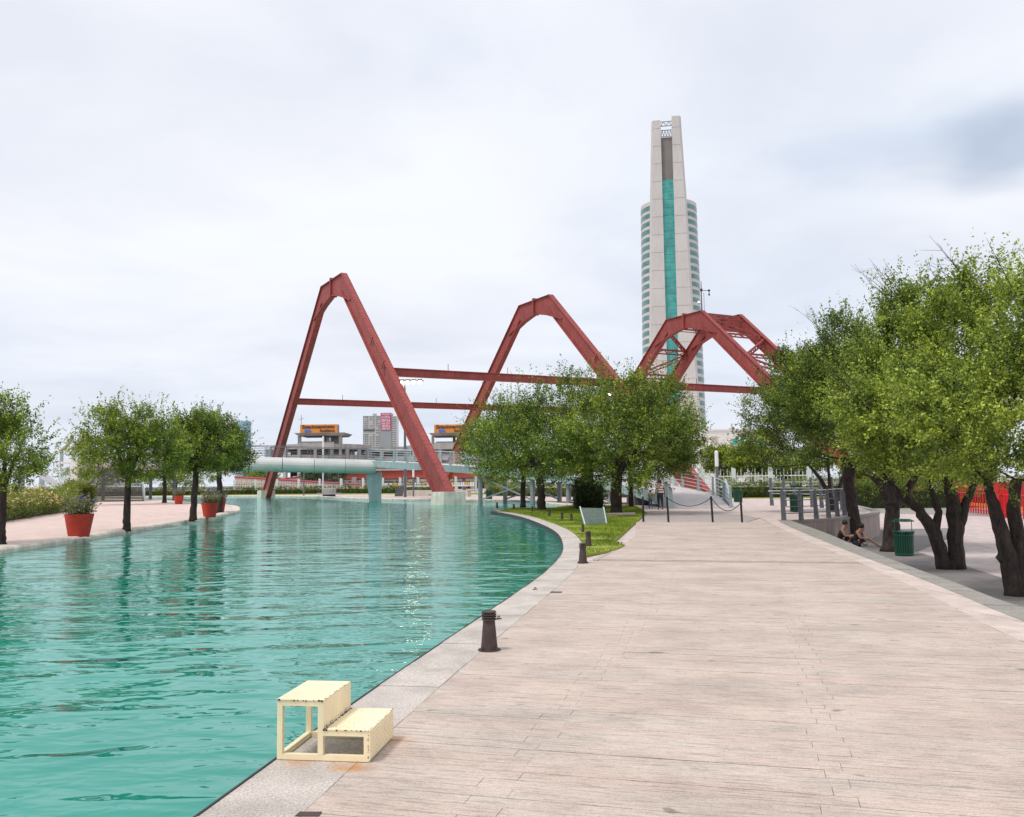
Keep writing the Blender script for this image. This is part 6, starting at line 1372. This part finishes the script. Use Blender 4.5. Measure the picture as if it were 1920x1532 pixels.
lw = thing('low_wall', 'low pale wall with a rail behind the nearest red leg', 'wall', (dp(810, 920, 125)[0], 125, 0)); a, b = dp(758, 915, 125), dp(880, 915, 112); MB().bar((a[0], a[1], .35), (b[0], b[1], .35), .5, .85).build('wall', M['stonewall'], lw, (dp(810, 920, 125)[0], 125, 0)); MB().tube([(a[0], a[1], 1.3), (b[0], b[1], 1.3)], .08, 6).build('rail', M['lightsteel'], lw, (dp(810, 920, 125)[0], 125, 0))
# tree-pit stones and bits on the quay
for x, y, lb in ((212, 996, 'flat grey stone left of the middle quay tree'), (345, 977, 'flat stone left of the darker quay tree'), (374, 977, 'flat stone right of the darker quay tree'), (4, 1024, 'flat stone at the foot of the tree at the left edge'), (158, 1009.5, 'flat stone before the largest red pot'), (332, 984.5, 'flat stone on the kerb side between two quay trees')):
    p = at(x, y); o_ = MB().lathe([(.22, 0), (.2, .03), (.05, .05)], n=9).build('pit_stone', M['concrete'], None, (0, 0, 0)); o_.location = (p[0], p[1], 0.002); tag(o_, lb, 'stone', 'stones on the left quay')
for x, y, lb in ((1003, 1106, 'small rusty mooring lug on the kerb, midway to the bend'), (934, 1161, 'small rusty mooring lug on the kerb behind the nearest bollard')):
    p = at(x, y); t = thing('mooring_lug', lb, 'mooring lug', (p[0], p[1], 0.002), 0.6, 'mooring lugs on the kerb'); t.scale = (.6, .6, .6); MB().box((0, 0, .008), (.13, .07, .014)).build('plate', M['rust'], t); MB().tube([(-.02, 0, .01), (0, 0, .055), (.025, 0, .06), (.04, 0, .03)], .011, 6).build('hook', M['rust'], t)
# ================================================================== people
def skin_body(name, parent, mats, V, Eg, R, root=0, sub=1):
    me = bpy.data.meshes.new(name); me.from_pydata([tuple(v) for v in V], Eg, []); ob = bpy.data.objects.new(name, me); COL.objects.link(ob)
    ob.modifiers.new('skin', 'SKIN'); sv = me.skin_vertices[0].data
    for i, r in enumerate(R): sv[i].radius = (r if not isinstance(r, tuple) else r[0], r if not isinstance(r, tuple) else r[1])
    sv[root].use_root = True
    s = ob.modifiers.new('sub', 'SUBSURF'); s.levels = sub; s.render_levels = sub
    bpy.context.view_layer.update(); m2 = bpy.data.meshes.new_from_object(ob.evaluated_get(bpy.context.evaluated_depsgraph_get()))
    bpy.data.objects.remove(ob); m2.materials.clear(); m2.materials.append(mats)
    for p in m2.polygons: p.use_smooth = True
    m2.name = name; return link(name, m2, parent)
def person(label, loc, rz, J, shirt, pants, sleeves=True, short_pants=False, scale=1.0, shoe=M['shoe'], group=None):
    """J: dict of joint -> (x, y, z); the figure faces +x"""
    t = thing('person', label, 'person', loc, rz); t.scale = (scale,)*3
    if group: t['group'] = group
    names = ['pelvis', 'waist', 'chest', 'neck', 'head', 'crown', 'nose']; V = [J[n] if n in J else None for n in names]
    h = np.array(J['head']); fd = np.array(J.get('face', (1, 0, 0)), float); V[5] = h+np.array([0, 0, .10]); V[6] = h+fd*.105+np.array([0, 0, -.02])
    R = [.125, .115, .135, .055, .092, .07, .03]; Eg = [(0, 1), (1, 2), (2, 3), (3, 4), (4, 5), (4, 6)]; ix = {n: i for i, n in enumerate(names)}
    def addv(n, p, r, par): V.append(np.array(p, float)); R.append(r); ix[n] = len(V)-1; Eg.append((ix[par], ix[n]))
    for s in 'lr':
        addv('sh'+s, J['sh'+s], .062, 'chest'); addv('el'+s, J['el'+s], .042, 'sh'+s); addv('wr'+s, J['wr'+s], .030, 'el'+s)
        w = np.array(J['wr'+s]); e = np.array(J['el'+s]); d = (w-e)/np.linalg.norm(w-e); sd = np.cross(d, [0, 0, 1.0]) if abs(d[2]) < .9 else np.array([1.0, 0, 0]); sd = sd/np.linalg.norm(sd)
        addv('palm'+s, w+d*.06, .034, 'wr'+s)
        for k in range(4): addv('f%d%s' % (k, s), w+d*(.10+.01*(k in (1, 2)))+sd*(k-1.5)*.024, .010, 'palm'+s); addv('g%d%s' % (k, s), w+d*(.15+.015*(k in (1, 2)))+sd*(k-1.5)*.022+np.array([0, 0, -.015]), .008, 'f%d%s' % (k, s))
        addv('th'+s, w+d*.075+sd*.05, .011, 'palm'+s)
        addv('hp'+s, J['hp'+s], .092, 'pelvis'); addv('kn'+s, J['kn'+s], .060, 'hp'+s); addv('an'+s, J['an'+s], .040, 'kn'+s); addv('to'+s, J['to'+s], .036, 'an'+s)
    V = [np.array(v, float) for v in V]
    body = skin_body('body', t, M['skin'], V, Eg, R)
    def sub_(nm, m, keys, radm, cut={}):
        vs = []; rs = []; id2 = {}
        for k in keys: id2[k] = len(vs); vs.append(np.array(cut.get(k, V[ix[k]]))); rs.append(R[ix[k]]*radm+.008)
        eg = []
        for a, b in Eg:
            ka = [k for k, v in ix.items() if v == a][0]; kb = [k for k, v in ix.items() if v == b][0]
            if ka in id2 and kb in id2: eg.append((id2[ka], id2[kb]))
        return skin_body(nm, t, m, vs, eg, rs)
    mid = lambda a, b, f: V[ix[a]]*(1-f)+V[ix[b]]*f
    sk = ['waist', 'pelvis', 'chest', 'shl', 'shr']+(['ell', 'elr'] if sleeves else []); cut = {'pelvis': mid('waist', 'pelvis', .75)}
    if sleeves: cut['ell'] = mid('shl', 'ell', .75); cut['elr'] = mid('shr', 'elr', .75)
    ob = sub_('shirt', shirt, sk, 1.10, cut)
    cut = {}
    for s in 'lr':
        if short_pants: cut['kn'+s] = mid('hp'+s, 'kn'+s, .8)
        else: cut['an'+s] = mid('kn'+s, 'an'+s, .95)
    sub_('trousers', pants, ['pelvis', 'hpl', 'hpr', 'knl', 'knr']+([] if short_pants else ['anl', 'anr']), 1.12, cut)
    for s in 'lr':
        a, b = V[ix['an'+s]], V[ix['to'+s]]; skin_body('shoe', t, shoe, [a-np.array([0, 0, .02]), b], [(0, 1)], [.05, .048])
    hair = MB().lathe([(.01, -.06), (.085, -.045), (.104, .02), (.09, .085), (.05, .118), (.01, .125)], n=14).build('hair', M['hair'], t, smooth=True); hair.location = tuple(h-fd*.024+np.array([0, 0, .038]))
    sd = np.cross(fd, [0, 0, 1.0])
    for s in (-1, 1):
        MB().lathe([(.004, -.008), (.009, 0), (.004, .008)], n=8).build('eye', M['hair'], t).location = tuple(h+fd*.088+sd*.034*s+np.array([0, 0, .015]))
        MB().lathe([(.008, -.03), (.016, 0), (.008, .03)], n=8).build('ear', M['skin'], t).location = tuple(h+sd*.095*s)
    MB().box((0, 0, 0), (.012, .04, .008)).build('mouth', M['skin'], t).location = tuple(h+fd*.09+np.array([0, 0, -.06]))
    return t
walk = dict(pelvis=(0, 0, .93), waist=(0, 0, 1.08), chest=(.01, 0, 1.32), neck=(.0, 0, 1.47), head=(.02, 0, 1.60), shl=(0, .185, 1.40), shr=(0, -.185, 1.40), ell=(-.05, .25, 1.12), elr=(-.02, -.25, 1.12), wrl=(.04, .30, .90), wrr=(.06, -.27, .88), hpl=(0, .09, .88), hpr=(0, -.09, .88), knl=(.10, .09, .48), knr=(-.02, -.09, .48), anl=(.06, .09, .09), anr=(-.16, -.09, .12), tol=(.20, .09, .03), tor=(-.04, -.09, .03))
mp = at(1238.5, 955); person('man in a striped shirt and dark trousers walking away towards the ramp', (mp[0], mp[1], -0.03), math.pi/2+0.05, walk, M['stripes'], M['navy'], shoe=M['blackcloth'])
kid = dict(walk); kid.update(wrr=(.02, -.34, 1.0), elr=(-.02, -.30, 1.18))
kp = dp(1220, 950, 53.6); person('child in an olive shirt and jeans walking left of the man', (kp[0], kp[1], -0.03), math.pi/2+0.2, kid, M['olive'], M['jeans'], scale=0.66)
# the pair seated on the lower plaza at the foot of the tiled wall
sit = dict(pelvis=(0, 0, .12), waist=(.02, 0, .27), chest=(.10, 0, .50), neck=(.16, 0, .64), head=(.225, 0, .745), shl=(.10, .18, .575), shr=(.10, -.18, .575), ell=(.20, .24, .33), elr=(.22, -.22, .33), wrl=(.42, .10, .36), wrr=(.42, -.08, .36), hpl=(.04, .10, .12), hpr=(.04, -.10, .12), knl=(.42, .13, .34), knr=(.46, -.10, .36), anl=(.74, .14, .08), anr=(.80, -.10, .08), tol=(.90, .15, .05), tor=(.96, -.10, .05), face=(.86, 0, -.5))
person('youth in a black tank top sitting against the tiled wall, left one of the pair', (13.62, 37.7, LOW), -0.45, sit, M['blackcloth'], M['blackcloth'], sleeves=False, short_pants=True, scale=1.14)
s2 = dict(sit); s2.update(head=(.27, 0, .70), neck=(.19, 0, .62), face=(.75, 0, -.66))
person('youth in dark shorts bent over his knees, right one of the seated pair', (13.88, 36.7, LOW), -0.5, s2, M['blackcloth'], M['navy'], sleeves=False, short_pants=True, scale=1.08)
